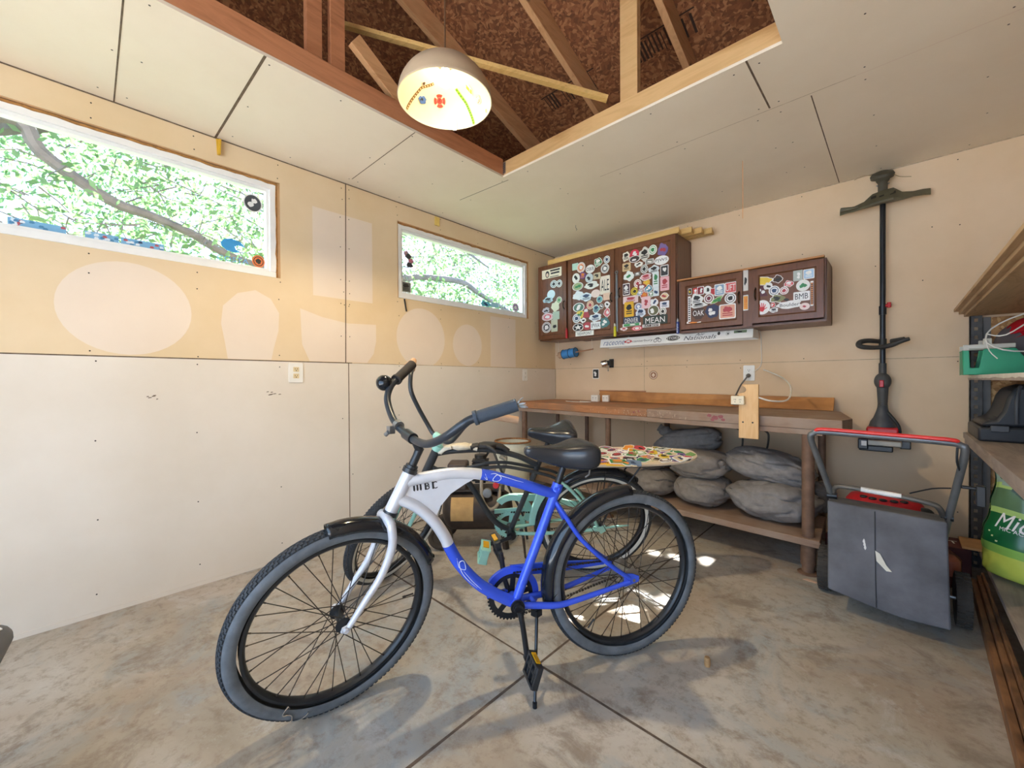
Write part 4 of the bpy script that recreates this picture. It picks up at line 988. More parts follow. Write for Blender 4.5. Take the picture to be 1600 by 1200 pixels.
for s in (-1, 1):
    ctop = V(S_(.965, .232)); mb.tube([ctop + V(gn) * s * .02, ctop + V(gn) * s * .045 - V(gu) * .02, T_(-.03, .15, s * .054), T_(-.004, .006, s * .052)], [.015, .0145, .012, .0095], 12, smooth=5)
mb.build('fork', mt, [MINT])
mb = MB(); mb.cyl(S_(.968, .222), S_(.950, .258), .026, 16); mb.build('headset', mt, [MINT], label='lower headset cup')
mb = MB(); mb.cyl(S_(.857, .462), S_(.845, .488), .026, 16); mb.build('headset', mt, [MINT])
st = V(S_(.826, .530)); mb = MB(); mb.cyl(S_(.848, .482), st, .015, 14); mb.cyl(st + V(gn) * -.03 + V(gf) * .02, st + V(gn) * .03 + V(gf) * .02, .019, 14); mb.tube([st, st + V(gf) * .02], .017, 12); mb.build('stem', mt, [MINT])
cl = st + V(gf) * .02
HB = lambda a, b, l: cl + V(gf) * a + V(gu) * b + V(gn) * l
half = [(0, 0, 0), (.0, .0, .045), (.012, .030, .085), (.06, .105, .140), (.095, .175, .185), (.085, .235, .225), (.05, .255, .262), (-.035, .270, .350)]
mb = MB(); mb.tube([HB(a, b, -l) for a, b, l in half[::-1]] + [HB(*p) for p in half[1:]], .011, 12, smooth=5); mb.build('handlebar', mt, [FRB])
for s in (1, -1):
    mb = MB(); mb.cyl(HB(.048, .256, s * .265), HB(-.037, .271, s * .352), .0165, 14); mb.build('grip', mt, [TAN])

# ------------------------------------------------------------------ pendant lamp
LC = V(1.31, -2.5, 2.30)
lp = thing('pendant_lamp', 'round dome pendant lamp with stickers inside, hanging in the attic opening', 'lamp', LC)
mb = MB(); prof_o = [(.2000, 0), (.2015, .004)] + [(.2 * math.cos(t), .172 * math.sin(t)) for t in [math.radians(a) for a in range(4, 80, 6)]] + [(.035, .170)]
prof_i = [(.196 * math.cos(t), .168 * math.sin(t)) for t in [math.radians(a) for a in range(80, 1, -6)]] + [(.1965, 0)]
sm = NT('lamp_shade_enamel'); geo = None
mb.mat(M('warm_grey_glow_enamel', 'C2AA8C', .45, var=.06)); mb.lathe(prof_o, LC, n=64, cap=False)  # outer enamel lightened to suggest the bulb's glow through the shade
mb.mat(M('white_lamp_enamel', 'F6E9C6', .4, var=.02)); mb.lathe(prof_i, LC, n=64, cap=False)
mb.lathe([(.1965, 0), (.2000, 0)], LC, n=64, cap=False)
shade = mb.build('lamp_shade', lp)
bpy.data.materials.remove(sm.m)
mb = MB(); mb.lathe([(.037, .160), (.036, .172), (.034, .200), (.022, .215), (.006, .220)], LC, n=24); mb.build('socket_cap', lp, [M('brown_grey_cap', '7C6754', .5)])
mb = MB(); mb.cyl(LC + V(0, 0, .218), (LC.x, LC.y, 3.25), .0035, 8); mb.build('cord', lp, [M('brown_cord', '6A4B33', .6)])
mb = MB(); mb.lathe([(.013, .160), (.014, .145), (.026, .118), (.030, .098), (.026, .076), (.012, .066), (0, .064)], LC, n=24); mb.build('bulb', lp, [emit('lamp_glow', (1.0, .86, .60, 1), 20)])
pd = bpy.data.lights.new('lamp_light', 'SPOT'); pd.energy = 54; pd.color = (1.0, .80, .50); pd.shadow_soft_size = .03; pd.spot_size = math.radians(150); pd.spot_blend = .35
pl = bpy.data.objects.new('lamp_light', pd); COL.objects.link(pl); pl.location = (0, 0, .058); pl.parent = lp
def dome(az, el, h=0.0):
    a, e = math.radians(az), math.radians(el); r = .1935 - h; q = .1655 - h
    return LC + V(r * math.cos(e) * math.cos(a), r * math.cos(e) * math.sin(a), q * math.sin(e))
def dome_frame(az, el):
    c = dome(az, el); nrm = V(-(c.x - LC.x) / .196 ** 2, -(c.y - LC.y) / .196 ** 2, -(c.z - LC.z) / .168 ** 2).normalized()
    up = (V(0, 0, 1) - nrm * nrm.z).normalized(); rt_ = up.cross(nrm)
    def f(a, b, h):
        # wrap on to the shell
        p = c + rt_ * a + up * b; d = V((p.x - LC.x) / .1945, (p.y - LC.y) / .1945, (p.z - LC.z) / .1665); return LC + V(d.x * .1935, d.y * .1935, d.z * .1655) / d.length + nrm * h
    return f
def ribbon(pts, w, m, marks, name, lab):
    mb = MB().mat(m); P_ = []; k = 14
    for i in range(k + 1):
        t = i / k * (len(pts) - 1); j = min(int(t), len(pts) - 2); t -= j
        P_.append(dome(pts[j][0] * (1 - t) + pts[j + 1][0] * t, pts[j][1] * (1 - t) + pts[j + 1][1] * t, .0012))
    L = []
    for i, p in enumerate(P_):
        d = (P_[min(i + 1, k)] - P_[max(i - 1, 0)]).normalized(); nrm = (LC - p).normalized(); s = d.cross(nrm).normalized() * w / 2; L += [p - s, p + s]
    mb.add(L, [(2 * i, 2 * i + 1, 2 * i + 3, 2 * i + 2) for i in range(k)]); mb.mat(marks)
    for i in range(k):
        a, b, c, d = L[2 * i], L[2 * i + 1], L[2 * i + 3], L[2 * i + 2]; nrm = (LC - a).normalized() * .0006
        g = lambda u, v: (a * (1 - u) + b * u) * (1 - v) + (d * (1 - u) + c * u) * v + nrm
        mb.add([g(.25, .25), g(.75, .25), g(.75, .7), g(.25, .7)], [(0, 1, 2, 3)])
    mb.build(name, lp, smooth=False, label=lab)
ribbon([(171.7, 57), (191, 45), (197, 26), (204.3, 4)], .011, vinyl('7A4E22'), vinyl('E9D29A'), 'sticker', 'brown film strip sticker')
ribbon([(117, 54), (106, 34), (103, 20), (99, 1)], .012, vinyl('86B82A'), vinyl('4C7A1E'), 'sticker', 'green strip sticker')
sticker(lp, dome_frame(-179, 31), .020, .015, 'b', '5274B4', 'K', 'blue sticker', lift=.001)
sticker(lp, dome_frame(80.7, 29), .017, .019, 'b', 'F1E3C0', 'K', 'pale sticker with a black outline drawing', lift=.001)
sticker(lp, dome_frame(128.9, 8), .009, .030, 'r', 'C58A55', 'R', 'brown upright strip sticker', lift=.001)
sticker(lp, dome_frame(88, 47), .013, .024, 'b', 'F1C93C', '', 'yellow sticker', lift=.001)
sticker(lp, dome_frame(70, 6), .008, .010, 'c', 'E8D6A0', 'Y', 'small pale sticker', lift=.001)
sticker(lp, dome_frame(-168, 50), .008, .009, 'b', '7A5A33', 'K', 'small dark sticker', lift=.001)
df = dome_frame(152.3, 38)                                           # red badge of four wings and a lettered disc
mb = MB().mat(vinyl('D4483C'))
for k in range(4):
    a0 = math.radians(45 * (2 * k) - 34 + 10); pts = [(.0145 * math.cos(a0 + math.radians(17 * j)), .0145 * math.sin(a0 + math.radians(17 * j))) for j in range(5)] + [(.027 * math.cos(a0 + math.radians(17 * j)), .027 * math.sin(a0 + math.radians(17 * j))) for j in range(4, -1, -1)]
    mb.add([df(x, y, .0014) for x, y in pts], [tuple(range(10))])
mb.add([df(x, y, .0014) for x, y in shape2d('c', .0125, .0125)], [tuple(range(24))]); mb.mat(vinyl('3A1E1A')); lettering(mb, df, 'F', None, .014, .0022)
mb.build('sticker', lp, smooth=False, label='red badge sticker of four wings')

# ------------------------------------------------------------------ wall cabinets
YP, YR = -.318, -.328
ST_NARROW = [
 (0.202, 2.172, 0.123, 0.048, 'r', 'F1E9CF', ''),
 (0.229, 2.057, 0.042, 0.038, 'c', 'DDEAE6', 'K'),
 (0.297, 2.051, 0.036, 0.037, 'c', 'E6EFEA', 'K'),
 (0.195, 1.958, 0.05, 0.045, 'c', 'DDF4F6', ''),
 (0.156, 1.908, 0.063, 0.03, 'b', 'BFDDE0', 'K'),
 (0.294, 1.889, 0.034, 0.033, 'c', 'C9D4A8', 'G'),
 (0.25, 1.83, 0.049, 0.05, 'b', 'E4E8C8', ''),
 (0.13, 1.805, 0.044, 0.03, 'b', 'C9C9C9', 'K'),
 (0.149, 1.737, 0.074, 0.04, 'c', 'D9616A', 'W'),
 (0.135, 1.632, 0.059, 0.055, 'c', '26262B', 'W'),
 (0.234, 1.643, 0.04, 0.062, 'r', 'C7CBB0', 'K'),
 (0.256, 1.74, 0.042, 0.04, 'r', 'B9CDB5', ''),
]
ST_MID = [
 (0.487, 2.179, 0.034, 0.032, 'r', 'BFE0CC', ''),
 (0.553, 2.159, 0.047, 0.049, 'c', 'E8884A', 'W'),
 (0.654, 2.126, 0.05, 0.039, 'c', 'F2F0EC', 'T:OSKR'),
 (0.737, 2.171, 0.042, 0.041, 'b', '2E7D4F', 'W'),
 (0.828, 2.178, 0.032, 0.034, 'c', 'EDF0EE', 'N'),
 (0.809, 2.101, 0.042, 0.043, 'c', '4A4F50', 'W'),
 (0.496, 2.067, 0.043, 0.048, 'c', 'F0F0E6', 'K'),
 (0.572, 2.08, 0.033, 0.033, 'b', '7A4E86', 'O'),
 (0.643, 2.044, 0.043, 0.043, 'c', 'C8D2D2', 'K'),
 (0.726, 2.048, 0.038, 0.029, 'r', 'C9BE9E', 'K'),
 (0.515, 1.986, 0.062, 0.04, 'c', 'A9B784', 'G'),
 (0.667, 1.975, 0.074, 0.035, 'b', 'E8ECE2', 'K'),
 (0.806, 1.953, 0.051, 0.083, 'r', 'EBE2CF', 'T:ALE'),
 (0.523, 1.899, 0.067, 0.04, 'b', 'EAF2F2', ''),
 (0.607, 1.873, 0.065, 0.039, 'b', 'DCEBF0', 'N'),
 (0.709, 1.891, 0.048, 0.037, 'c', 'EFDCD2', ''),
 (0.751, 1.83, 0.033, 0.033, 'c', '6FB3B3', 'N'),
 (0.823, 1.847, 0.035, 0.032, 'r', 'EBCBB0', ''),
 (0.523, 1.786, 0.065, 0.044, 'c', '5E7F6C', 'W'),
 (0.65, 1.793, 0.038, 0.041, 'c', 'E6D5B4', 'R'),
 (0.714, 1.748, 0.038, 0.038, 'b', '8FC0BC', 'N'),
 (0.769, 1.764, 0.023, 0.024, 'c', '5A5A58', 'W'),
 (0.828, 1.774, 0.028, 0.027, 'b', 'F2F0EC', 'K'),
 (0.828, 1.702, 0.034, 0.041, 'b', 'D9787C', 'W'),
 (0.539, 1.717, 0.045, 0.038, 'b', 'E4D061', 'G'),
 (0.606, 1.733, 0.039, 0.052, 't', 'B4454C', 'W'),
 (0.499, 1.684, 0.045, 0.044, 'c', 'EEF1EE', 'N'),
 (0.573, 1.657, 0.033, 0.023, 'b', 'F4F4EE', 'K'),
 (0.708, 1.67, 0.063, 0.037, 'b', 'E8F0F2', 'N'),
 (0.516, 1.597, 0.062, 0.038, 'c', '1E1F20', 'S'),
 (0.619, 1.601, 0.046, 0.037, 'c', 'B8484E', 'W'),
 (0.708, 1.597, 0.052, 0.033, 'r', 'EDF2F2', 'T:IPWA'),
 (0.802, 1.615, 0.047, 0.047, 'b', '4F7F80', 'W'),
 (0.594, 1.533, 0.1, 0.022, 'r', 'F0F2EA', 'T:VIEWPOINT'),
]
ST_WIDE = [
 (1.016, 2.165, 0.036, 0.04, 'b', 'EFE7D6', 'K'),
 (1.095, 2.174, 0.047, 0.036, 'f', 'D63B52', 'W'),
 (1.095, 2.127, 0.051, 0.029, 'c', '4A3A36', 'W'),
 (1.185, 2.15, 0.049, 0.055, 'b', 'D8D4C8', 'K'),
 (1.257, 2.17, 0.036, 0.041, 'c', 'E8F2E4', 'G'),
 (1.341, 2.153, 0.043, 0.05, 'b', '7E6AA0', 'R'),
 (1.33, 2.069, 0.061, 0.037, 'c', 'F4F2EE', 'T:PJWS'),
 (1.02, 2.073, 0.039, 0.035, 'r', 'D6B98A', 'K'),
 (1.131, 2.073, 0.038, 0.022, 'b', 'EDEAE0', 'K'),
 (1.228, 2.079, 0.036, 0.02, 'r', '8C8C82', 'W'),
 (1.182, 2.025, 0.033, 0.037, 'c', 'D9D9D2', 'K'),
 (1.267, 2.005, 0.047, 0.033, 'b', 'DDE3E2', 'K'),
 (1.355, 1.98, 0.033, 0.045, 'r', '3C3A3C', 'W'),
 (1.043, 1.991, 0.048, 0.04, 'b', 'EFF4EC', 'G'),
 (1.121, 1.994, 0.029, 0.017, 'r', '7D746C', 'W'),
 (1.197, 1.955, 0.048, 0.03, 'b', 'E6B5B8', 'R'),
 (1.282, 1.92, 0.027, 0.064, 'r', 'E3ECEA', 'G'),
 (1.121, 1.914, 0.034, 0.036, 'c', 'F2ECE6', 'R'),
 (1.201, 1.909, 0.031, 0.03, 'c', 'E8A545', 'Y'),
 (1.355, 1.875, 0.037, 0.057, 'r', 'EFB9BE', 'R'),
 (1.015, 1.88, 0.034, 0.052, 'r', '3E2A35', 'W'),
 (1.094, 1.852, 0.035, 0.034, 'c', 'E8CF3E', 'K'),
 (1.157, 1.87, 0.041, 0.037, 'b', '8E3B36', 'W'),
 (1.219, 1.856, 0.036, 0.03, 'b', '4E8FA8', 'W'),
 (1.283, 1.829, 0.025, 0.045, 'r', 'DDE6E8', 'N'),
 (1.143, 1.826, 0.027, 0.025, 'b', '6C86A0', 'W'),
 (1.183, 1.803, 0.035, 0.034, 'b', 'C8533E', 'O'),
 (1.24, 1.803, 0.022, 0.027, 'b', '4E8A55', 'W'),
 (1.056, 1.787, 0.07, 0.031, 'r', 'EBD3D2', 'R'),
 (1.354, 1.774, 0.038, 0.029, 'd', 'E6CFA2', 'R'),
 (1.042, 1.703, 0.044, 0.066, 'r', 'E8B52E', 'K'),
 (1.129, 1.717, 0.036, 0.031, 'c', '5C6CA0', 'W'),
 (1.196, 1.742, 0.04, 0.05, 'r', 'EFC9CC', 'R'),
 (1.266, 1.733, 0.034, 0.033, 'b', 'EFF0F0', 'N'),
 (1.354, 1.705, 0.038, 0.028, 'r', 'ECE9EE', 'N'),
 (1.147, 1.664, 0.044, 0.039, 'b', 'DFE6EE', 'N'),
 (1.261, 1.668, 0.049, 0.045, 'c', '6B6A4A', 'W'),
 (1.34, 1.651, 0.03, 0.033, 'c', 'EFEEE6', 'K'),
 (1.065, 1.606, 0.077, 0.033, 'r', '2E3F5A', 'T:DENVER'),
 (1.065, 1.569, 0.084, 0.012, 'r', '3F9A5E', 'W'),
 (1.274, 1.588, 0.104, 0.038, 'r', '2F3B33', 'T:MEAN'),
 (1.244, 1.545, 0.075, 0.012, 'r', '4A3C36', 'T:EAT BEEF'),
 (1.12, 1.532, 0.049, 0.02, 'c', 'D9525E', 'W'),
 (0.999, 1.538, 0.034, 0.016, 'b', 'F0E4E2', 'R'),
]
ST_LOWA = [
 (1.556, 1.778, 0.013, 0.024, 'r', '2B2A26', 'Y'),
 (1.598, 1.771, 0.017, 0.028, 'r', 'D8433E', 'W'),
 (1.636, 1.774, 0.025, 0.031, 'r', '8C2430', 'W'),
 (1.686, 1.772, 0.03, 0.03, 'c', 'F1F1EE', 'K'),
 (1.724, 1.752, 0.016, 0.027, 'r', 'C23A3C', ''),
 (1.771, 1.759, 0.035, 0.043, 'r', '8AA6C0', 'W'),
 (1.847, 1.764, 0.04, 0.039, 'r', 'D9605E', 'T:UFT'),
 (1.606, 1.71, 0.045, 0.043, 'b', 'EEEDE8', 'K'),
 (1.696, 1.706, 0.037, 0.039, 'c', 'EFEAE4', 'R2'),
 (1.752, 1.685, 0.048, 0.03, 'l', '7FB04A', 'G'),
 (1.845, 1.686, 0.039, 0.039, 'c', 'F3F1EE', 'K'),
 (1.619, 1.665, 0.059, 0.021, 'b', 'F1EFEA', 'K'),
 (1.552, 1.643, 0.01, 0.098, 'r', 'F4F2EE', 'V'),
 (1.619, 1.605, 0.051, 0.052, 'o', '4A342B', 'T:OAK'),
 (1.72, 1.606, 0.047, 0.052, 'b', '2E3658', 'W'),
 (1.824, 1.593, 0.057, 0.054, 'r', 'E3A58C', 'R'),
 (1.572, 1.528, 0.065, 0.023, 'a', 'F3EEE8', 'O'),
]
ST_LOWB = [
 (2.054, 1.776, 0.054, 0.03, 'b', 'EFCB46', 'Y'),
 (2.14, 1.776, 0.03, 0.026, 'b', '4E3524', 'K'),
 (2.254, 1.78, 0.026, 0.037, 'r', 'B9C0B8', 'W'),
 (2.313, 1.779, 0.03, 0.032, 'r', 'A9CBE8', 'W'),
 (2.044, 1.707, 0.037, 0.037, 't', '5E2A35', 'W'),
 (2.084, 1.736, 0.027, 0.025, 'b', 'F0EEEA', 'K'),
 (2.119, 1.699, 0.033, 0.034, 'c', 'F2F2F0', 'N'),
 (2.176, 1.691, 0.027, 0.027, 'c', 'F3EFEC', 'R'),
 (2.203, 1.733, 0.028, 0.021, 'b', 'D5434A', 'W'),
 (2.282, 1.709, 0.038, 0.038, 'c', 'F1F0EA', 'G'),
 (2.14, 1.643, 0.049, 0.027, 'b', '8A8A5C', 'K'),
 (2.195, 1.635, 0.038, 0.03, 'r', '7A4B33', 'K'),
 (2.274, 1.639, 0.045, 0.031, 'r', 'F3F2F0', 'T:BMB'),
 (2.33, 1.649, 0.008, 0.081, 'r', '4B3428', 'VO'),
 (2.048, 1.594, 0.047, 0.05, 'c', 'F5F3F0', 'H'),
 (2.112, 1.603, 0.014, 0.017, 'c', 'DB3A3E', 'W'),
 (2.117, 1.566, 0.026, 0.017, 'b', 'F1EFEC', 'K'),
 (2.207, 1.592, 0.069, 0.027, 'b', 'F1EFEC', 'T:Boulder'),
 (2.291, 1.57, 0.028, 0.023, 'c', 'F2DCD4', 'R'),
]

HANDLE = M('antique_bronze', '4A3A2C', .3, .8)
def door(parent, x0, x1, z0, z1, fw_, handle_x, hz, stickers, hl=.07, lab=None, frame_m=None):
    mb = MB(); m = frame_m or CABINET
    mb.span((x0 + .01, -.3005, z0 + .01), (x1 - .01, YP, z1 - .01))
    # mitred rails with a sloping inner edge
    o = [(x0, z0), (x1, z0), (x1, z1), (x0, z1)]; i1 = [(x0 + fw_ * .8, z0 + fw_ * .8), (x1 - fw_ * .8, z0 + fw_ * .8), (x1 - fw_ * .8, z1 - fw_ * .8), (x0 + fw_ * .8, z1 - fw_ * .8)]
    i2 = [(x0 + fw_, z0 + fw_), (x1 - fw_, z0 + fw_), (x1 - fw_, z1 - fw_), (x0 + fw_, z1 - fw_)]
    for k in range(4):
        j = (k + 1) % 4
        ring = lambda q, y: V(q[0], y, q[1])
        mb.add([ring(o[k], -.3005), ring(o[j], -.3005), ring(o[j], YR), ring(o[k], YR), ring(i1[k], YR), ring(i1[j], YR), ring(i2[k], YP), ring(i2[j], YP)],
               [(0, 1, 2, 3), (3, 2, 5, 4), (4, 5, 7, 6)])
    d = mb.build('door', parent, [m], bevel=.0015, smooth=False, label=lab)
    mb = MB(); mb.tube([(handle_x, YR, hz - hl / 2), (handle_x, YR - .018, hz - hl * .38), (handle_x, YR - .024, hz), (handle_x, YR - .018, hz + hl * .38), (handle_x, YR, hz + hl / 2)], [.006, .005, .0065, .005, .006], 8, smooth=4)
    for s in (-1, 1): mb.ell((handle_x, YR - .001, hz + s * hl * .55), (.006, .002, .010), 10, 6)
    mb.build('handle', d, [HANDLE])
    for (x, z, w, h, kind, col, gl) in stickers:
        inside = x0 + fw_ < x < x1 - fw_ and z0 + fw_ * .9 < z < z1 - fw_ * .9
        y = (YP if inside else YR) - .0002
        x = min(max(x, x0 + w * .9), x1 - w * .9)
        st = sticker(d, lambda a, b, h_, x=x, z=z, y=y: V(x + a, y - h_, z + b), w, h, kind, col, gl)
        names = {'c': 'round', 'r': 'rectangular', 'b': 'die-cut', 't': 'triangular', 'f': 'fan-shaped', 'o': 'octagonal', 'd': 'diamond', 'l': 'leaf-shaped', 'a': 'arrow'}
        st['label'] = names[kind] + ' sticker' + (' with lettering' if gl.startswith('T:') else '')
    return d
def cabinet_body(t, x0, x1, z0, z1, m):
    mb = MB(); mb.span((x0, -.300, z0), (x1, -.001, z0 + .018)); mb.span((x0, -.300, z1 - .018), (x1, -.001, z1)); mb.span((x0, -.300, z0 + .018), (x0 + .018, -.001, z1 - .018)); mb.span((x1 - .018, -.300, z0 + .018), (x1, -.001, z1 - .018)); mb.span((x0 + .018, -.010, z0 + .018), (x1 - .018, -.001, z1 - .018))
    return mb.build('body', t, [m], bevel=.002, smooth=False)
c1 = thing('wall_cabinet', 'narrow single-door dark wood cabinet hung in the corner, left of the wide-door cabinet', 'cabinet', (.21, -.15, 1.50))
cabinet_body(c1, .032, .392, 1.50, 2.262, CABINET); door(c1, .036, .385, 1.512, 2.256, .045, .362, 1.83, ST_NARROW)
hd = [o for o in bpy.data.objects if o.parent and o.parent.name == 'wall_cabinet' and o.name.startswith('door')][0]
mb = MB().mat(vinyl('26262B')); hf = lambda a, b, h: V(.222 + a, YP - .0042 - h, 2.165 + b)
for k, (a0, a1, b0) in enumerate(((-.035, .085, .022), (-.028, .078, -.006), (-.04, .07, -.034))): mb.add([hf(a0, b0, 0), hf(a1, b0, 0), hf(a1, b0 + (.016 if k < 2 else .006), 0), hf(a0, b0 + (.016 if k < 2 else .006), 0)], [(0, 1, 2, 3)])
mb.add([hf(-.072 + a, b, 0) for a, b in shape2d('c', .024, .034)], [tuple(range(24))]); mb.mat(vinyl('E8D2B8')); mb.add([hf(-.072 + a, -.006 + b, .0004) for a, b in shape2d('c', .015, .020)], [tuple(range(24))])
mb.build('header_print', hd, smooth=False, label='dark print on the cream header sticker')
c2 = thing('wall_cabinet', 'tall two-door dark wood cabinet covered in stickers, lettered MEAN on its right door', 'cabinet', (.92, -.15, 1.49))
cabinet_body(c2, .396, 1.452, 1.492, 2.262, CAB_SIDE); door(c2, .408, .905, 1.506, 2.256, .048, .878, 1.83, ST_MID, lab='left door'); door(c2, .936, 1.447, 1.506, 2.256, .048, .958, 1.86, ST_WIDE, lab='right door')
MB().span((.905, -.3005, 1.492), (.936, -.316, 2.262)).build('stile', c2, [CABINET], smooth=False)
c3 = thing('wall_cabinet', 'low two-door dark wood cabinet with stickers, one a red hand, right of the tall one', 'cabinet', (1.93, -.15, 1.46))
cabinet_body(c3, 1.462, 2.404, 1.462, 1.872, CAB_SIDE); door(c3, 1.485, 1.925, 1.486, 1.862, .046, 1.903, 1.68, ST_LOWA, lab='left door'); door(c3, 1.985, 2.394, 1.486, 1.862, .050, 1.968 + .04, 1.69, ST_LOWB, lab='right door')
mb = MB().span((1.925, -.3005, 1.468), (1.985, -.316, 1.868)); sl = mb.build('stile', c3, [CABINET], smooth=False)
sticker(sl, lambda a, b, h: V(1.944 + a, -.3165 - h, 1.80 + b), .016, .075, 'r', 'D8D4CC', 'K', 'upright black and white strip'); sticker(sl, lambda a, b, h: V(1.944 + a, -.3165 - h, 1.64 + b), .016, .055, 'r', 'E8A03C', 'O', 'upright orange strip')
tag(MB().span((1.458, -.332, 1.8725), (2.395, -.295, 1.884)).build('trim_strip', mats=[M('orange_pine_edge', 'BE814B', .55)], smooth=False), 'thin light wood strip along the top front edge of the low sticker cabinet', 'trim', None)
for k, (x0, x1, y, z) in enumerate(((.15, 1.47, -.290, 2.2625), (.17, 1.545, -.225, 2.2625), (.19, 1.60, -.160, 2.2625), (.20, 1.655, -.095, 2.2625))):
    mb = MB(); pr = [(0, 0), (.052, 0), (.052, .012), (.036, .022), (.020, .030), (.010, .044), (0, .044)]
    mb.prism([(x0, y - .026 + a, z + b) for a, b in pr], (x1 - x0, 0, 0))
    tag(mb.build('moulding', mats=[PINE], bevel=.001, smooth=False), ('front pale wood moulding lying on the tall cabinets', 'second moulding from the front on the tall cabinets', 'third moulding from the front on the tall cabinets, ending further right', 'rearmost moulding on the tall cabinets, reaching furthest right')[k], 'moulding', 'mouldings on the tall cabinets')
# lighters and a long strap clipped between the doors
def lighter(x, z, h, body, top, lab):
    t = thing('lighter', lab, 'lighter', (x, -.336, z)); mb = MB(); mb.lathe([(.006, 0), (.0115, .002), (.0115, h * .74), (.010, h * .76)], (x, -.341, z), n=16); b = mb.build('body', t, [body])
    mb = MB(); mb.lathe([(.0095, h * .75), (.0095, h * .9), (.007, h * .92)], (x, -.341, z), n=14); mb.cyl((x - .004, -.345, z + h * .94), (x + .004, -.345, z + h * .94), .006, 12); mb.build('striker', t, [top]); return t, b
lighter(.3985, 1.500, .10, RED, RED, 'red lighter between the narrow cabinet door and the wide door')
lighter(.918, 1.475, .12, M('yellow_green_plastic', 'C9C326', .4), M('green_plastic_cap', 'DAD6C0', .5), 'yellow lighter at the foot of the strap between the tall cabinet doors')
t, b = lighter(1.470, 1.455, .125, M('navy_plastic', '2C3F86', .35), STEEL, 'blue lettered lighter between the tall cabinet and the low cabinet')
mb = MB().mat(vinyl('E8ECF6')); lettering(mb, lambda a, b_, h: V(1.470 - b_, -.3526 - h, 1.500 + a), 'scripto', .07, .016, .0006); mb.build('lettering', b, smooth=False)
mb = MB(); mb.tube([(.934, -.336, 1.52), (.934, -.337, 2.02)], .010, 8, flat=.35, flat_dir=(0, 1, 0)); mb.torus((.934, -.338, 2.04), (0, 1, 0), .012, .004, 20, 8); mb.torus((.934, -.338, 1.82), (0, 1, 0), .013, .003, 20, 8)
tag(mb.build('opener_bar', mats=[GREYMET], origin=(.934, -.336, 1.5)), 'long flat grey metal bar hanging between the two tall cabinet doors', 'tool')

# ------------------------------------------------------------------ fluorescent fixture under the cabinets
fl = thing('fluorescent_fixture', 'long white strip light fixture with stickers under the sticker cabinets', 'light fixture', (1.33, -.16, 1.40))
mb = MB(); xa, xb = .70, 1.97; q = [(-.235, 1.398), (-.215, 1.474), (-.075, 1.474), (-.055, 1.398), (-.065, 1.394), (-.085, 1.462), (-.205, 1.462), (-.225, 1.394)]
mb.prism([(xa, y, z) for y, z in q], (xb - xa, 0, 0)); mb.prism([(xa, -.235, 1.398), (xa, -.215, 1.474), (xa, -.075, 1.474), (xa, -.055, 1.398)], (.004, 0, 0)); mb.prism([(xb - .004, -.235, 1.398), (xb - .004, -.215, 1.474), (xb - .004, -.075, 1.474), (xb - .004, -.055, 1.398)], (.004, 0, 0))
fx = mb.build('housing', fl, [WHITE], bevel=.002, smooth=False)
mb = MB(); mb.cyl((xa + .02, -.145, 1.430), (xb - .02, -.145, 1.430), .013, 14); mb.build('tube', fl, [M('white_glass_tube', 'F4F4F0', .2)])
for x in (.95, 1.72): MB().cyl((x, -.145, 1.474), (x, -.145, 1.490), .012, 10).build('hanger', fl, [STEEL])
def FF(cx, cb): return lambda a, b, h: V(cx + a, -.235 + (cb + b) / .0786 * .020 - h * .97 - .0004, 1.398 + (cb + b) * .967 - h * .25)
mb = MB().mat(vinyl('6E7EA0')); lettering(mb, FF(.845, .034), 'raceone', .21, .036, .001, .2); mb.build('sticker', fx, smooth=False, label='blue outlined lettering')
sticker(fx, FF(.985, .040), .036, .016, 'b', 'C4342E', 'W', 'red sticker', lift=.0004)
mb = MB().mat(vinyl('3A3A3E')); lettering(mb, FF(1.118, .036), 'canterbury', .185, .026, .001, .15); mb.build('sticker', fx, smooth=False, label='dark lettering')
mb = MB().mat(vinyl('2E2E32'))
for c in (1.235, 1.272): 
    fr = FF(c, .030); n = 16; mb.add([fr(r * math.cos(2 * math.pi * k / n), r * math.sin(2 * math.pi * k / n), .001) for r in (.016, .012) for k in range(n)], [(k, (k + 1) % n, n + (k + 1) % n, n + k) for k in range(n)])
fr = FF(1.253, .046); mb.add([fr(-.02, 0, .001), fr(.02, 0, .001), fr(.01, .010, .001), fr(-.012, .008, .001)], [(0, 1, 2, 3)]); mb.build('sticker', fx, smooth=False, label='small bicycle pictogram')
sticker(fx, FF(1.385, .040), .066, .026, 'c', '5A5650', 'T:STOKE', 'dark oval sticker', lift=.0004)
mb = MB().mat(vinyl('3A3A42')); lettering(mb, FF(1.60, .030), 'Nationals', .24, .034, .001, .4); lettering(mb, FF(1.60, .055), 'Air', .07, .020, .001, .4); mb.build('sticker', fx, smooth=False, label='black script lettering')
sticker(fx, FF(1.737, .050), .012, .016, 'c', '3E3A32', '', 'small dark round sticker', lift=.0004); sticker(fx, FF(1.80, .046), .016, .020, 'b', 'D8D8D0', 'K', 'small grey sticker', lift=.0004); sticker(fx, FF(1.885, .052), .05, .012, 'r', '7A8A6A', 'K', 'green strip sticker', lift=.0004)
mb = MB(); mb.tube([(1.962, -.06, 1.47), (1.972, -.014, 1.44), (1.975, -.007, 1.32), (1.972, -.007, 1.20), (1.92, -.010, 1.15)], .0028, 6, smooth=4)
tag(mb.build('power_cord', mats=[CORDW], origin=(1.97, -.01, 1.4)), 'thin white cord running down the wall from the strip light to the outlet', 'cord')

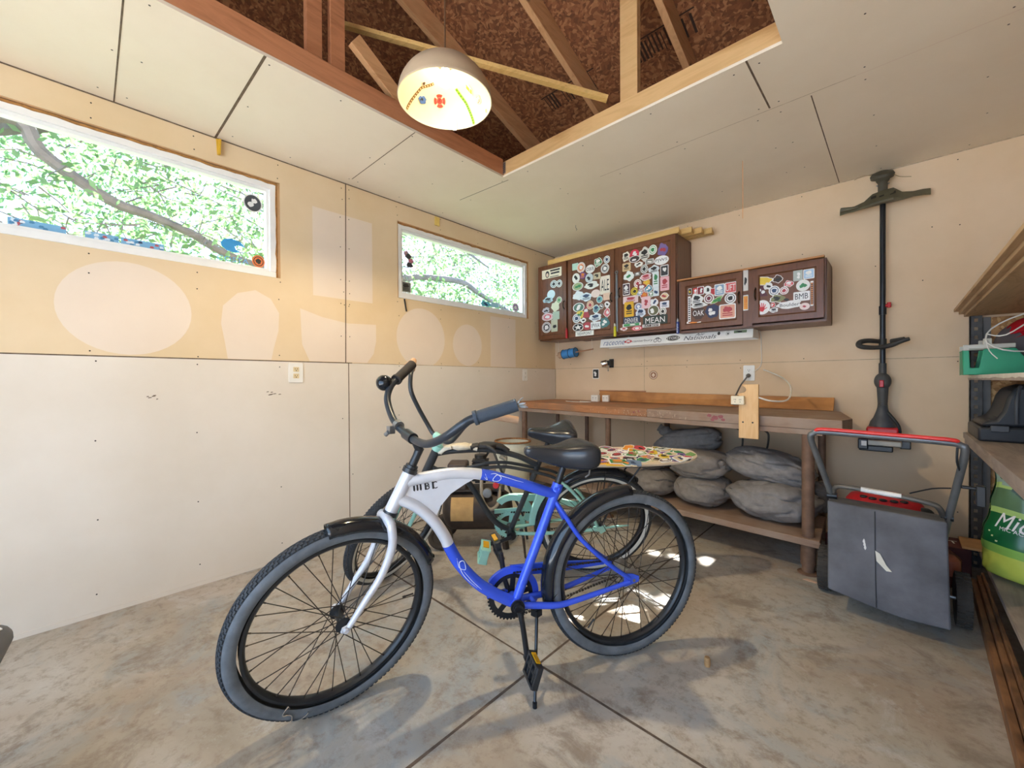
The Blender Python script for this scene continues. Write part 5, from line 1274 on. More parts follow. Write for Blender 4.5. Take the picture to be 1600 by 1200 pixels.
# blue roll hung on a dowel, sharpener, wall stickers
rod = thing('hanging_dowel', 'wooden dowel hung on two strings below the corner cabinets', 'rod', (.36, -.15, 1.37))
MB().cyl((.135, -.15, 1.352), (.575, -.15, 1.397), .006, 10).build('dowel', rod, [COPPER])
for x, z in ((.155, 1.356), (.560, 1.397)): MB().tube([(x, -.15, 1.50), (x + .003, -.15, z + .02), (x, -.15, z - .02 - .012)], .0015, 5).build('string', rod, [CORDW])
t = thing('tape_roll', 'rolls of blue tape threaded on the hanging dowel', 'tape', (.27, -.15, 1.365))
ax_ = (V(.575, 0, 1.397) - V(.135, 0, 1.352)).normalized()
for a, b, r, m, nm in ((.168, .225, .034, TAN, 'cardboard_core'), (.222, .300, .046, BLUETAPE, 'blue_tape'), (.306, .372, .046, BLUETAPE, 'blue_tape')):
    mb = MB(); p = lambda x: V(x, -.15, 1.352 + (x - .135) / .44 * .045); mb.lathe([(.012, 0), (r, 0), (r, (b - a)), (.012, (b - a))], p(a), ax_, 28); mb.build(nm, t, [m])
mb = MB()
for x in (.222, .303, .374): mb.torus((x, -.15, 1.352 + (x - .135) / .44 * .045), ax_, .047, .003, 28, 6)
mb.build('rubber_band', t, [M('black_rubber_band', '26282C', .6)])
t = thing('pencil_sharpener', 'small silver and black crank pencil sharpener on the back wall', 'pencil sharpener', (.66, -.03, 1.26))
mb = MB(); mb.span((.665, -.004, 1.215), (.715, -.0005, 1.30)); mb.span((.672, -.055, 1.235), (.708, -.004, 1.285)); mb.build('mount', t, [M('dark_casting', '33312E', .5, .3)], bevel=.004)
mb = MB(); mb.lathe([(.022, 0), (.033, .004), (.035, .05), (.028, .062), (.0, .064)], (.672, -.048, 1.262), (-.75, -.5, -.25), 22); mb.build('barrel', t, [CHROME])
mb = MB(); mb.tube([(.69, -.055, 1.24), (.695, -.075, 1.22), (.70, -.08, 1.19)], .003, 6); mb.ell((.70, -.083, 1.185), (.006, .008, .006), 8, 6); mb.build('crank_handle', t, [STEEL])
def wall_sticker(name, cx, cz, w, h, kind, col, gl, lab):
    o = sticker(None, lambda a, b, hh: V(cx + a, -.0012 - hh, cz + b), w, h, kind, col, gl, lab, name, lift=.0004); tag(o, lab, 'sticker')
wall_sticker('square_sticker', .512, 1.158, .036, .050, 'r', '2A2826', 'W', 'black upright sticker with white drawing on the back wall above the bench')
mb = MB(); fr = lambda a, b, h: V(1.115 + a, -.0012 - h, 1.137 + b)
for r, c, h in ((.040, '9A6A4A', .0004), (.034, 'E8D4BE', .0007), (.028, '9A6A4A', .001)): mb.mat(vinyl(c)); mb.add([fr(x, y, h) for x, y in shape2d('c', r, r)], [tuple(range(24))])
mb.mat(vinyl('E8D4BE')); mb.add([fr(x, y, .0013) for x, y in [(0, .02), (.016, .0), (.012, -.009), (.003, -.006), (.007, -.018), (-.007, -.018), (-.003, -.006), (-.012, -.009), (-.016, 0)]], [tuple(range(9))])
tag(mb.build('round_sticker', smooth=False), 'small round brown badge sticker on the back wall above the bench', 'sticker')

# outlets
def outlet(loc, frame, lab, plate_c=WPLASTIC, face_c=None, w=.070, h=.115):
    t = thing('outlet', lab, 'outlet', loc); mb = MB()
    mb.prism([frame(x, y, .0005) for x, y in shape2d('r', w / 2, h / 2)], V(frame(0, 0, .006)) - V(frame(0, 0, .0005))); mb.build('plate', t, [plate_c], bevel=.0015, smooth=False)
    for s in (-1, 1):
        mb = MB().mat(face_c or WPLASTIC); mb.prism([frame(x, y + s * .0205, .006) for x, y in shape2d('r', .0165, .0145)], V(frame(0, 0, .009)) - V(frame(0, 0, .006)))
        mb.mat(MAT_SCREW)
        for dx in (-.006, .006): mb.add([frame(dx + x, s * .0205 + .003 + y, .0093) for x, y in ((-.0012, -.004), (.0012, -.004), (.0012, .004), (-.0012, .004))], [(0, 1, 2, 3)])
        mb.add([frame(x * .003, s * .0205 - .007 + y * .003, .0093) for x, y in shape2d('c', 1, 1)], [tuple(range(24))]); mb.build('receptacle', t, smooth=False)
    return t
outlet((0, -2.664, 1.15), lambda a, b, h: V(h, -2.664 + a, 1.150 + b), 'white outlet with beige sockets on the left wall near the sheet joint', face_c=M('almond_plastic', 'E0CBA0', .4), w=.085, h=.122)
outlet((0, -.505, 1.15), lambda a, b, h: V(h, -.505 + a, 1.150 + b), 'white outlet on the left wall beside the bench corner', w=.068, h=.115)
bo = outlet((1.89, 0, 1.14), lambda a, b, h: V(1.89 + a, -h, 1.142 + b), 'white outlet on the back wall with a grey plug in it', w=.080, h=.12)
mb = MB(); mb.lathe([(.004, .04), (.012, .034), (.016, .012), (.014, 0)], (1.89, -.009, 1.122), (0, -1, 0), 16); mb.tube([(1.89, -.045, 1.122), (1.882, -.06, 1.10), (1.85, -.07, 1.05), (1.85, -.2, .98), (1.93, -.6, .935), (2.02, -.80, .94), (2.022, -.875, .968)], .006, 8, smooth=5)
tag(mb.build('extension_lead', mats=[CORDG], origin=(1.89, -.03, 1.12)), 'grey plug and cord running from the back outlet to the socket on the pine board', 'cord')

# ------------------------------------------------------------------ workbench
wb = thing('workbench', 'long worn timber workbench on pipe legs against the back wall', 'workbench', (1.25, -.45, 0))
zt = lambda x: .893 - .0085 * x
def slab(poly, top, bot):
    p = [(x, y, zt(x) + bot) for x, y in poly]; n = len(p); q = [(x, y, zt(x) + top) for x, y in poly]
    return p + q, [tuple(range(n))[::-1], tuple(range(n, 2 * n))] + [(i, (i + 1) % n, n + (i + 1) % n, n + i) for i in range(n)]
mb = MB(); mb.add(*slab([(.05, -.665), (1.40, -.752), (1.40, -.03), (.03, -.03)], 0, -.060)); mb.build('worktop', wb, [BENCH], bevel=.004, smooth=False, label='left worktop timber, orange brown')
mb = MB(); mb.add(*slab([(1.402, -.753), (2.525, -.835), (2.555, -.66), (2.46, -.10), (1.402, -.03)], 0, -.060)); mb.build('worktop', wb, [BENCH2], bevel=.004, smooth=False, label='right worktop timber, grey weathered')
mb = MB(); mb.add(*slab([(.055, -.655), (2.44, -.822), (2.44, -.78), (.055, -.615)], -.0605, -.092)); mb.add(*slab([(.055, -.10), (2.40, -.14), (2.40, -.10), (.055, -.06)], -.0605, -.092)); mb.build('apron', wb, [BENCH2], bevel=.003, smooth=False)
PAINT = M('red_paint_smear', '98585A', .7, var=.2)
mb = MB()
def front_pt(x, d=.0012): return V(x, -.665 - (x - .05) * .0687 - d, 0)
for x, z, r in ((1.845, -.018, .014), (1.88, -.030, .020), (1.915, -.022, .016), (1.93, -.04, .012), (1.865, -.045, .012), (1.30, -.03, .008), (1.34, -.02, .007)):
    p = front_pt(x); mb.add([p + V(a, -.0687 * a, zt(x) + z + b) for a, b in shape2d('b', r, r * .7)], [tuple(range(30))])
mb.mats = [PAINT]; mb.build('paint_smear', wb, smooth=False, label='red paint smears on the front edge')
mb = MB()
for k in range(46):
    x = rs.uniform(.9, 1.7); p = front_pt(x); l = rs.uniform(.004, .016); w = .0012; z = zt(x) - rs.uniform(.01, .05)
    mb.add([p + V(-w, 0, z), p + V(w, 0, z), p + V(w * .6, 0, z - l), p + V(-w * .6, 0, z - l)], [(0, 1, 2, 3)])
mb.mats = [M('pale_scratches', 'D8C2A4', .8)]; mb.build('drip_mark', wb, smooth=False, label='pale paint drips on the front edge')
for x, y, r, lab in ((.10, -.625, .026, 'left front leg'), (1.045, -.685, .022, 'middle front leg'), (2.371, -.795, .030, 'right front leg with rusty foot'), (.12, -.12, .020, ''), (.48, -.12, .020, ''), (1.28, -.10, .024, ''), (2.36, -.12, .022, '')):
    mb = MB(); top = zt(x) - (.092 if y < -.5 or y > -.2 else .06); mb.cyl((x, y, .004), (x, y, top), r, 16); mb.lathe([(r + .022, 0), (r + .022, .006), (r + .006, .012)], (x, y, .0), n=16)
    if x == 2.371: mb.lathe([(r + .006, .05), (r + .006, .165)], (x, y, 0), n=16)
    mb.build('leg', wb, [RUSTPIPE], label=lab or None)
mb = MB(); mb.hexa([(.06, -.66, .165), (2.43, -.845, .165), (2.40, -.30, .165), (.06, -.22, .165), (.06, -.66, .205), (2.43, -.845, .205), (2.40, -.30, .205), (.06, -.22, .205)]); mb.build('shelf', wb, [BENCH2], bevel=.004, smooth=False, label='low plank shelf')
mb = MB()
for x in (.5, 1.5, 2.3): mb.beam((x, -.66, .140), (x, -.24, .140), .05, .045)
mb.build('shelf_bearer', wb, [BENCH2], smooth=False)
# things on the bench
mb = MB(); mb.hexa([(.57, -.055, .892), (2.42, -.095, .875), (2.42, -.075, .875), (.57, -.035, .892), (.57, -.024, .985), (2.42, -.04, .962), (2.42, -.022, .962), (.57, -.006, .985)])
tag(mb.build('leaning_board', mats=[PINE2], bevel=.002, smooth=False, origin=(1.5, -.05, .89)), 'long orange pine board leaning on the back wall behind the bench', 'board')
tag(MB().cyl((.56, -.016, .990), (1.05, -.022, .987), .006, 8).build('wooden_rod', mats=[COPPER], origin=(.8, -.018, .988)), 'thin wooden rod lying on the pine board behind the bench', 'rod')
def block(name, c, size, rz, lab, cat):
    t = thing(name, lab, cat, c); R = Matrix.Rotation(rz, 3, 'Z'); mb = MB(); mb.box(V(c) + V(0, 0, size[2] / 2), size, R); mb.build('body', t, [WPLASTIC], bevel=.003, smooth=False)
    mb = MB()
    for dx in (-.016, .016):
        for k in (-1, 1): mb.box(V(c) + R @ V(dx + k * .004, -size[1] / 2 - .0005, size[2] * .6), (.0022, .001, .010), R)
        mb.box(V(c) + R @ V(dx, -size[1] / 2 - .0005, size[2] * .35), (.004, .001, .004), R)
    mb.build('socket_slot', t, [MAT_SCREW], smooth=False); return t
block('socket_block', (.615, -.175, zt(.6) + .0005), (.075, .045, .062), .0, 'left white socket block on the bench in front of the pine board', 'socket')
block('socket_block', (.700, -.125, zt(.7) + .0005), (.065, .04, .062), .1, 'right white socket block on the bench beside the end of the pine board', 'socket')
tag(MB().tube([(.40, -.36, zt(.4) + .004), (.48, -.40, zt(.45) + .004), (.62, -.39, zt(.6) + .004), (.66, -.33, zt(.6) + .004), (.52, -.30, zt(.5) + .004)], .0035, 6, smooth=4).build('white_cable', mats=[CORDW], origin=(.5, -.35, .89)), 'flat white cable lying on the left end of the bench', 'cable')
# pine board with a socket box hung on the front edge
pb = thing('pine_board', 'pale upright pine board with a notch fixed to the front of the bench', 'board', (2.075, -.83, .74))
poly = [(2.035, .738), (2.140, .738), (2.140, 1.062), (2.052, 1.062), (2.052, 1.052), (2.070, 1.045), (2.076, 1.028), (2.066, 1.014), (2.035, 1.008)]
mb = MB(); mb.prism([(x, -.838, z) for x, z in poly], (0, -.019, 0)); b = mb.build('board', pb, [PINE3], bevel=.002, smooth=False)
mb = MB()
for x in (2.058, 2.110): mb.cyl((x, -.857, .835), (x, -.8585, .835), .005, 10)
mb.build('bolt_hole', b, [MAT_SCREW])
sb = thing('socket_box', 'cream double socket box on the left edge of the pine board', 'socket', (2.03, -.87, .965))
MB().box((2.035, -.872, .967), (.072, .028, .052)).build('box', sb, [M('cream_plastic', 'E6D9BC', .4)], bevel=.003, smooth=False)
mb = MB()
for dx in (-.013, .015):
    for k in (-1, 1): mb.box((2.035 + dx + k * .004, -.8865, .971), (.002, .001, .009))
    mb.box((2.035 + dx, -.8865, .957), (.004, .001, .004))
mb.build('socket_slot', sb, [MAT_SCREW], smooth=False)
tag(MB().tube([(2.14, -.85, .985), (2.20, -.82, .965), (2.26, -.70, .97), (2.235, -.45, 1.04), (2.14, -.15, 1.10), (2.04, -.03, 1.145), (1.99, -.012, 1.165)], .005, 8, smooth=5).build('extension_cable', mats=[CORDW], origin=(2.2, -.6, .97)), 'white cord looping from the back wall over the bench to the pine board', 'cord')
for k, (x, lab) in enumerate(((1.98, 'black cable hanging under the bench left of the pine board'), (2.13, 'black cable hanging under the bench below the pine board'))):
    tag(MB().tube([(x, -.70, .78), (x + .01, -.60, .74), (x - .04, -.40, .62), (x - .13, -.12, .53), (x - .16, -.03, .50)], .006, 8, smooth=5).build('black_cable', mats=[CORDB], origin=(x, -.6, .75)), lab, 'cable')

# ------------------------------------------------------------------ canvas sacks on the low shelf
def sack(c, rad, rz, ry, seed, lab, rx=0.0, knot=None):
    t = thing('sandbag', lab, 'sack', c, 'dark grey sacks under the bench')
    R = Matrix.Rotation(rz, 3, 'Z') @ Matrix.Rotation(ry, 3, 'Y') @ Matrix.Rotation(rx, 3, 'X'); off = V(seed * 3.1, seed * 1.7, 0)
    def fn(q):
        u = V(q.x / rad[0], q.y / rad[1], q.z / rad[2]); e = abs(u.x)
        q = V(q.x, q.y * (1 - .22 * e ** 3), q.z * (1 - .35 * e ** 3))
        w = noise.noise(u * 1.3 + off) * .14 + noise.noise(V(u.x * 6, u.y * 1.5, u.z * 2) + off) * .035
        cr = abs(noise.noise(V(u.x * 1.6 + u.z * .9, u.y * 1.6, u.z * 1.8) + off)); w -= .10 * max(0, .12 - cr) / .12
        return q * (1 + w)
    mb = MB(); mb.ell(c, rad, 80, 48, R, .74, fn); mb.build('bag', t, [BAG], angle=80)
    if knot:
        mb = MB(); k = V(knot); mb.ell(k, (.05, .045, .04), 20, 12, None, 1, lambda q: q * (1 + .35 * noise.noise(q * 40))); mb.tube([k, k + V(-.05, -.01, .03)], [.02, .035], 10); mb.build('gathered_neck', t, [BAG], angle=80)
    return t
sack((2.155, -.545, .322), (.255, .20, .116), -.06, .0, 1, 'lower right dark grey sack behind the right front bench leg')
sack((1.725, -.53, .314), (.190, .180, .108), .0, 0, 2, 'lower middle dark grey sack, bottom row left of the leg')
sack((1.365, -.51, .306), (.168, .175, .095), .0, 0, 3, 'lower left dark grey sack, bottom row behind the blue rear wheel')
sack((1.69, -.545, .494), (.215, .170, .100), 0, 0, 4, 'plump middle dark grey sack lying in front of the pile')
sack((2.12, -.47, .520), (.26, .175, .098), -.10, .16, 5, 'upper right dark grey sack sloping down towards the right leg')
sack((1.50, -.225, .590), (.265, .14, .110), .0, -.22, 6, 'topmost dark grey sack at the left, with a gathered neck', knot=(1.32, -.23, .665))
sack((1.30, -.48, .475), (.175, .155, .075), .1, -.06, 7, 'far left dark grey sack half hidden by the mint rear wheel')
sack((2.37, -.225, .312), (.075, .11, .10), .0, 0, 8, 'small dark grey sack end behind the right bench leg')

# ------------------------------------------------------------------ between the bikes and the corner
bkt = thing('bucket', 'tall white plastic bucket with a rusty brown rim behind the compressor', 'bucket', (.33, -1.04, 0))
mb = MB(); mb.lathe([(.130, 0), (.135, .004), (.150, .50), (.158, .502), (.158, .530), (.150, .532), (.150, .575), (.154, .580), (.147, .578), (.146, .5), (.13, .02), (0, .018)], (.33, -1.04, 0), n=40); mb.build('body', bkt, [M('aged_white_plastic', 'DDDCCB', .5, var=.06)])
mb = MB(); mb.torus((.33, -1.04, .577), (0, 0, 1), .151, .008, 40, 8); mb.build('rim', bkt, [M('rusty_rim', '9A6A40', .8, var=.4, scale=30)], label='rusty brown rim')
cp = thing('air_compressor', 'dirty black air compressor with a round tank and tan label behind the mint bicycle', 'air compressor', (.68, -1.76, 0))
A, Fd = V(.73, .684, 0).normalized(), V(.684, -.73, 0).normalized(); TC = V(.68, -1.76, .235)
K = lambda a, f, z: TC + A * a + Fd * f + V(0, 0, z)
COMP = M('greasy_black_paint', '3B302A', .5, .2, .35, 20)
mb = MB(); pr = [(0, -.235), (.06, -.228), (.105, -.205), (.130, -.165), (.133, -.13), (.133, .13), (.130, .165), (.105, .205), (.06, .228), (0, .235)]; mb.lathe([(r, h) for r, h in pr], TC, A, 36); mb.build('tank', cp, [COMP])
mb = MB(); vs = []
for i in range(9):
    t = math.radians(-18 + 66 * i / 8); 
    for a in (-.165, -.02): vs.append(K(a, .135 * math.cos(t), .135 * math.sin(t)))
mb.add(vs, [(2 * i, 2 * i + 1, 2 * i + 3, 2 * i + 2) for i in range(8)]); mb.build('label_panel', cp, [M('stained_tan_label', 'C09A62', .6, var=.2, scale=12)], label='tan label on the tank')
mb = MB(); mb.lathe([(.036, 0), (.036, .006), (.026, .010)], K(.205, .05, .0), A + Fd * .4, 16)
for k in range(6):
    t = k * math.pi / 3; p = K(.215, .055, 0) + Fd * .026 * math.cos(t) + V(0, 0, .026 * math.sin(t)); mb.cyl(p, p + A * .012, .005, 6)
mb.build('cover_plate', cp, [STEEL])
R = Matrix((A, Fd, V(0, 0, 1))).transposed()
mb = MB(); mb.box(K(-.13, -.01, .22), (.13, .15, .19), R); mb.build('motor_shroud', cp, [M('dark_brown_shroud', '4A3D36', .55, var=.25)], bevel=.015)
mb = MB(); 
for k in range(8): mb.box(K(.02, 0, .20 + .018 * k), (.11, .12 - .003 * k, .008), R)
mb.box(K(.02, 0, .26), (.07, .08, .16), R); mb.cyl(K(.02, 0, .34), K(.02, 0, .365), .04, 16); mb.build('cylinder_head', cp, [M('black_fins', '2A2726', .5, .3)], bevel=.002)
mb = MB(); mb.box(K(0, 0, .140), (.36, .16, .012), R); mb.build('mounting_plate', cp, [COMP])
mb = MB(); mb.tube([K(.03, .07, .22), K(.04, .13, .10), K(.09, .15, .04), K(.14, .12, .07), K(.15, .06, .16)], .012, 8, smooth=5); mb.build('pipe', cp, [M('grimy_grey_pipe', '9A8F80', .5, .4, .2)])
mb = MB(); mb.cyl(K(.125, .07, .17), K(.125, .10, .18), .020, 14); mb.build('knob', cp, [RED], label='red knob')
mb = MB()
for f in (-.07, .06): mb.tube([K(.15, f, .13), K(.17, f, .25), K(.19, f, .33), K(.15, f, .36)], .011, 8, smooth=4)
mb.build('carry_handle', cp, [M('grey_handle_tube', '8E8A80', .5, .3)])
mb = MB(); mb.lathe([(.02, 0), (.03, .002), (.032, .02), (.028, .026), (0, .028)], K(.07, .10, .135), Fd, 20); mb.build('gauge', cp, [STEEL])
for s in (-1, 1):
    mb = MB(); mb.torus(K(-.235, s * .11, -.150), Fd, .060, .022, 36, 10); mb.cyl(K(-.235, s * .11 - .015, -.150), K(-.235, s * .11 + .015, -.150), .045, 18); mb.build('wheel', cp, [M('dusty_wheel', '463B30', .8, var=.3)])
mb = MB()
for s in (-1, 1): mb.beam(K(.17, s * .08, -.09), K(.19, s * .10, -.232), .03, .03)
mb.build('foot', cp, [COMP])
mb = MB(); mb.tube([K(.05, -.03, .34), K(.10, .04, .40), K(.15, .10, .30), K(.22, .08, .14), K(.30, .05, -.03), K(.33, .02, -.2)], .008, 8, smooth=6); mb.build('hose', cp, [M('black_hose', '2A2A2B', .6)])
def glove(name, c, d, m, lab, sc=1.0):
    t = thing(name, lab, 'glove', c); c = V(c); d = V(d).normalized(); s = V(0, 0, 1).cross(d).normalized()
    mb = MB(); R = Matrix((d, s, V(0, 0, 1))).transposed()
    mb.ell(c, (.055 * sc, .042 * sc, .018), 20, 12, R, .85, lambda q: q * (1 + .14 * noise.noise(q * 45)))
    for k in range(4):
        o = c + d * .045 * sc + s * (-.030 + .02 * k) * sc; mb.tube([o, o + d * .035 * sc + V(0, 0, -.010), o + d * (.055 + .006 * (k % 3)) * sc + V(0, 0, -.030)], [.0105, .010, .008], 8, smooth=3)
    o = c - s * .035 * sc; mb.tube([o, o - s * .02 * sc + d * .025 + V(0, 0, -.012), o - s * .026 * sc + d * .045 + V(0, 0, -.028)], [.011, .010, .008], 8, smooth=3)
    mb.tube([c - d * .045 * sc, c - d * .085 * sc + V(0, 0, -.008)], [.030 * sc, .034 * sc], 14, flat=.5, flat_dir=(0, 0, 1))
    mb.build('body', t, [m], angle=80); return t
glove('work_glove', S_(.735, .478), mf, M('cream_cotton', 'DDD3BE', .9, var=.12, scale=40), 'cream work glove draped over the top tube of the mint bicycle')
glove('work_glove', S_(.600, .481), [-x for x in mf], M('black_leather', '2C2A2A', .6), 'black work glove draped over the top tube of the mint bicycle')

# sticker-covered skateboard deck on the rack over the mint rear wheel
mb = MB()
for s in (-1, 1): mb.tube([S_(.10, .365, s * .045), S_(-.36, .365, s * .045)], .005, 8); mb.tube([S_(-.20, .365, s * .045), S_(-.06, .15, s * .065), S_(0, .01, s * .072)], .0045, 8)
for f in (.10, -.13, -.36): mb.tube([S_(f, .365, -.045), S_(f, .365, .045)], .005, 8)
mb.build('rack', mt, [BLACKMET])
dk = thing('skateboard_deck', 'long pale deck covered in stickers lying behind the black saddles', 'skateboard deck', S_(-.135, .372, -.045))
L_, W_ = .405, .105
def outline(t):
    a = 2 * math.pi * t; ca, sa = math.cos(a), math.sin(a); return (L_ * math.copysign(abs(ca) ** .9, ca), W_ * math.copysign(abs(sa) ** .72, sa))
D_ = lambda a, b, h: S_(-.135 - a, .3715 + h + .10 * max(0, abs(a) - .33), -.045 - b)
mb = MB(); ol = [outline(k / 72) for k in range(72)]
vs = [D_(a, b, h) for h in (0, .011) for s in (1.0,) for a, b in ol]; 
rings = []
allv = []
for h in (0, .011):
    for s in (1, .8, .55, .3, .02): allv += [D_(a * s, b * s, h) for a, b in ol]
fs = []
for li in range(2):
    for r in range(4):
        o = (li * 5 + r) * 72; fs += [(o + k, o + (k + 1) % 72, o + 72 + (k + 1) % 72, o + 72 + k) for k in range(72)]
fs += [(k, (k + 1) % 72, 360 + (k + 1) % 72, 360 + k) for k in range(72)]
mb.add(allv, fs); mb.build('board', dk, [M('pale_maple_ply', 'DCC9AE', .5, var=.06)])
rd = random.Random(21); cols = ['F1EEE6', '8A5C9E', '3E8A55', 'E5C53C', 'C2414A', '5A3E36', 'D9C7A4', '77A25A', 'EFE3D0', 'B98A9A', '2E2A2C', 'E0A030', 'E9E6DE', '6F88A8', 'D7D9CF', 'A33B40']
for k in range(98):
    for _ in range(40):
        a, b = rd.uniform(-.39, .40), rd.uniform(-.094, .094)
        if (a / (L_ - .02)) ** 2 + (b / (W_ - .010)) ** 2 < 1.0: break
    col = cols[k % len(cols)]; kd = rd.choice('crbbdc'); w, h = rd.uniform(.028, .05), rd.uniform(.016, .03); an = rd.uniform(-.6, .6); ca, sa = math.cos(an), math.sin(an)
    sticker(dk, lambda x, y, hh, a=a, b=b, ca=ca, sa=sa: D_(a + ca * x - sa * y, b + sa * x + ca * y, .0112 + hh), w, h, kd, col, rd.choice('KWGRNO'))
sticker(dk, lambda x, y, hh: D_(-.12 + x, -.074 + y, .0112 + hh), .07, .016, 'r', 'E8A62C', 'T:simple', 'orange lettered sticker on the front edge')

# ------------------------------------------------------------------ lawn mower
mw = thing('lawn_mower', 'push lawn mower with a charcoal grass bag and a red bail on its handle', 'lawn mower', (2.69, -.95, 0))
mb = MB(); mb.tube([(2.535, -.90, .20), (2.497, -1.02, .50), (2.462, -1.09, .66), (2.428, -1.15, .800), (2.440, -1.157, .828), (2.475, -1.16, .838), (2.68, -1.16, .834), (2.885, -1.16, .828), (2.925, -1.157, .818), (2.937, -1.15, .790), (2.915, -1.06, .60), (2.890, -.98, .40), (2.878, -.90, .20)], .0135, 12, smooth=4); mb.build('handle', mw, [GREYMET])
mb = MB(); mb.tube([(2.452, -1.175, .843), (2.48, -1.178, .853), (2.68, -1.178, .848), (2.885, -1.176, .842), (2.915, -1.172, .835)], .0085, 8, smooth=3); mb.build('bail', mw, [M('bright_red_bar', 'E2352F', .35)], label='red bail bar')
mb = MB(); mb.tube([(2.508, -1.0, .42), (2.505, -1.03, .53), (2.520, -1.045, .560), (2.56, -1.05, .566), (2.70, -1.05, .560), (2.83, -1.05, .545), (2.870, -1.04, .525), (2.885, -1.0, .46), (2.883, -.95, .30)], .0115, 10, smooth=4); lb = mb.build('handle_crossbar', mw, [M('dusty_grey_tube', '6E6860', .5, .4, .2)])
mb = MB(); mb.tube([(2.61, -1.05, .565), (2.75, -1.05, .557)], .0122, 10); mb.build('label', lb, [WHITE], label='white label wrapped round the lower handle bar')
for x, y, z in ((2.50, -1.03, .51), (2.895, -1.01, .485)):
    mb = MB(); mb.cyl((x - .02, y, z), (x + .02, y, z), .016, 10); mb.build('knob', mw, [BLACK])
mb = MB(); mb.box((2.955, -1.09, .640), (.05, .02, .012)); mb.box((2.985, -1.09, .61), (.028, .03, .085)); mb.build('cable_bracket', mw, [BLACK], bevel=.004)
mb = MB(); mb.tube([(2.90, -1.10, .63), (2.85, -1.0, .60), (2.78, -.92, .55)], .003, 6, smooth=3); mb.tube([(2.915, -1.16, .81), (2.915, -1.15, .75), (2.925, -1.12, .71)], .004, 6, smooth=3); mb.build('cable', mw, [BLACK])
# grass bag: soft box with a bulging front
def bagpt(u, v, d):
    x0, x1 = 2.500 - .006 * v, 2.888 + .008 * (1 - v); top = .512 - .014 * u; bot = .098 - .012 * u + .012 * math.cos(u * math.pi) - .018 * math.sin(math.pi * u)
    bul = math.sin(math.pi * u) ** .6 * math.sin(math.pi * v) ** .6
    z = bot + (top - bot) * v; y = -1.205 + .045 * v - .022 * bul + .006 * noise.noise(V(u * 4, v * 4, 2))
    return V(x0 + (x1 - x0) * u, y + d * .23, z - d * .03 * v)
mb = MB(); n = 20
g = [bagpt(i / n, j / n, 0) for j in range(n + 1) for i in range(n + 1)]; h_ = [bagpt(i / n, j / n, 1) + V(0, .02, 0) for j in range(n + 1) for i in range(n + 1)]
m = n + 1; fs = [(j * m + i, j * m + i + 1, (j + 1) * m + i + 1, (j + 1) * m + i) for j in range(n) for i in range(n)]
fs2 = [tuple(q + m * m for q in f[::-1]) for f in fs]
edge = [i for i in range(m)] + [j * m + n for j in range(1, m)] + [n * m + i for i in range(n - 1, -1, -1)] + [j * m for j in range(n - 1, 0, -1)]
side = [(edge[k], edge[k] + m * m, edge[(k + 1) % len(edge)] + m * m, edge[(k + 1) % len(edge)]) for k in range(len(edge))]
mb.add(g + h_, fs + fs2 + side); gb = mb.build('grass_bag', mw, [MOWBAG], bevel=.006, angle=50)
mb = MB(); mb.tube([bagpt(.43, v, 0) + V(0, -.002, 0) for v in (.02, .2, .4, .6, .8, .98)], .0022, 6); mb.build('seam', gb, [M('dark_seam', '3A3A3E', .8)])
e = .004
mb = MB(); mb.add([bagpt(u, v, 0) + V(0, -e - o, 0) for u, v, o in ((.43, .60, .001), (.47, .585, .004), (.52, .49, .007), (.565, .435, .002), (.52, .43, .004), (.44, .50, .002))], [(0, 1, 2, 3, 4, 5)]); mb.build('torn_patch', gb, [M('pale_lining', 'D9D5C8', .9)], label='pale torn flap on the bag')
mb = MB()
for u, v in ((.335, .66), (.34, .63), (.345, .60)): p = bagpt(u, v, 0) + V(0, -.003, 0); mb.add([p + V(a, 0, b) for a, b in shape2d('b', .004, .010)], [tuple(range(30))])
mb.build('paint_mark', gb, [M('white_fleck', 'DAD8D4', .8)], smooth=False, label='white marks on the bag')
mb = MB(); mb.lathe([(.26, 0), (.27, .03), (.27, .10), (.23, .135), (.12, .15), (0, .152)], (2.70, -.62, .09), n=40); mb.build('deck', mw, [M('dark_red_deck', '5A2A28', .5, .2, .2)])
mb = MB(); mb.lathe([(.105, 0), (.12, .02), (.12, .06), (.09, .10), (.04, .12), (0, .12)], (2.70, -.70, .31), n=28); mb.cyl((2.70, -.66, .22), (2.70, -.66, .32), .085, 20); mb.build('engine', mw, [BLACK])
mb = MB()
mb.lathe([(.150, .0), (.155, .012), (.135, .040), (.09, .058), (0, .066)], (2.685, -.72, .432), n=36); cov = mb.build('engine_cover', mw, [RED], label='red slotted engine cover')
mb = MB()
for k in range(5):
    a = math.radians(-130 + 20 * k + 0); p = V(2.685 + .118 * math.cos(a), -.72 + .118 * math.sin(a), .481); mb.ell(p, (.017, .014, .008), 12, 6)
mb.build('cooling_slot', cov, [BLACK])
mb = MB(); mb.ell((2.835, -.77, .43), (.035, .03, .028), 14, 8); mb.build('air_filter', mw, [BLACK])
mb = MB(); mb.lathe([(.035, 0), (.04, .02), (.038, .07), (.02, .09), (0, .09)], (2.915, -.80, .17), n=18); mb.build('fuel_tank', mw, [M('dirty_orange_tank', '8A4A36', .6, var=.3)], label='dirty orange tank beside the right rear wheel')
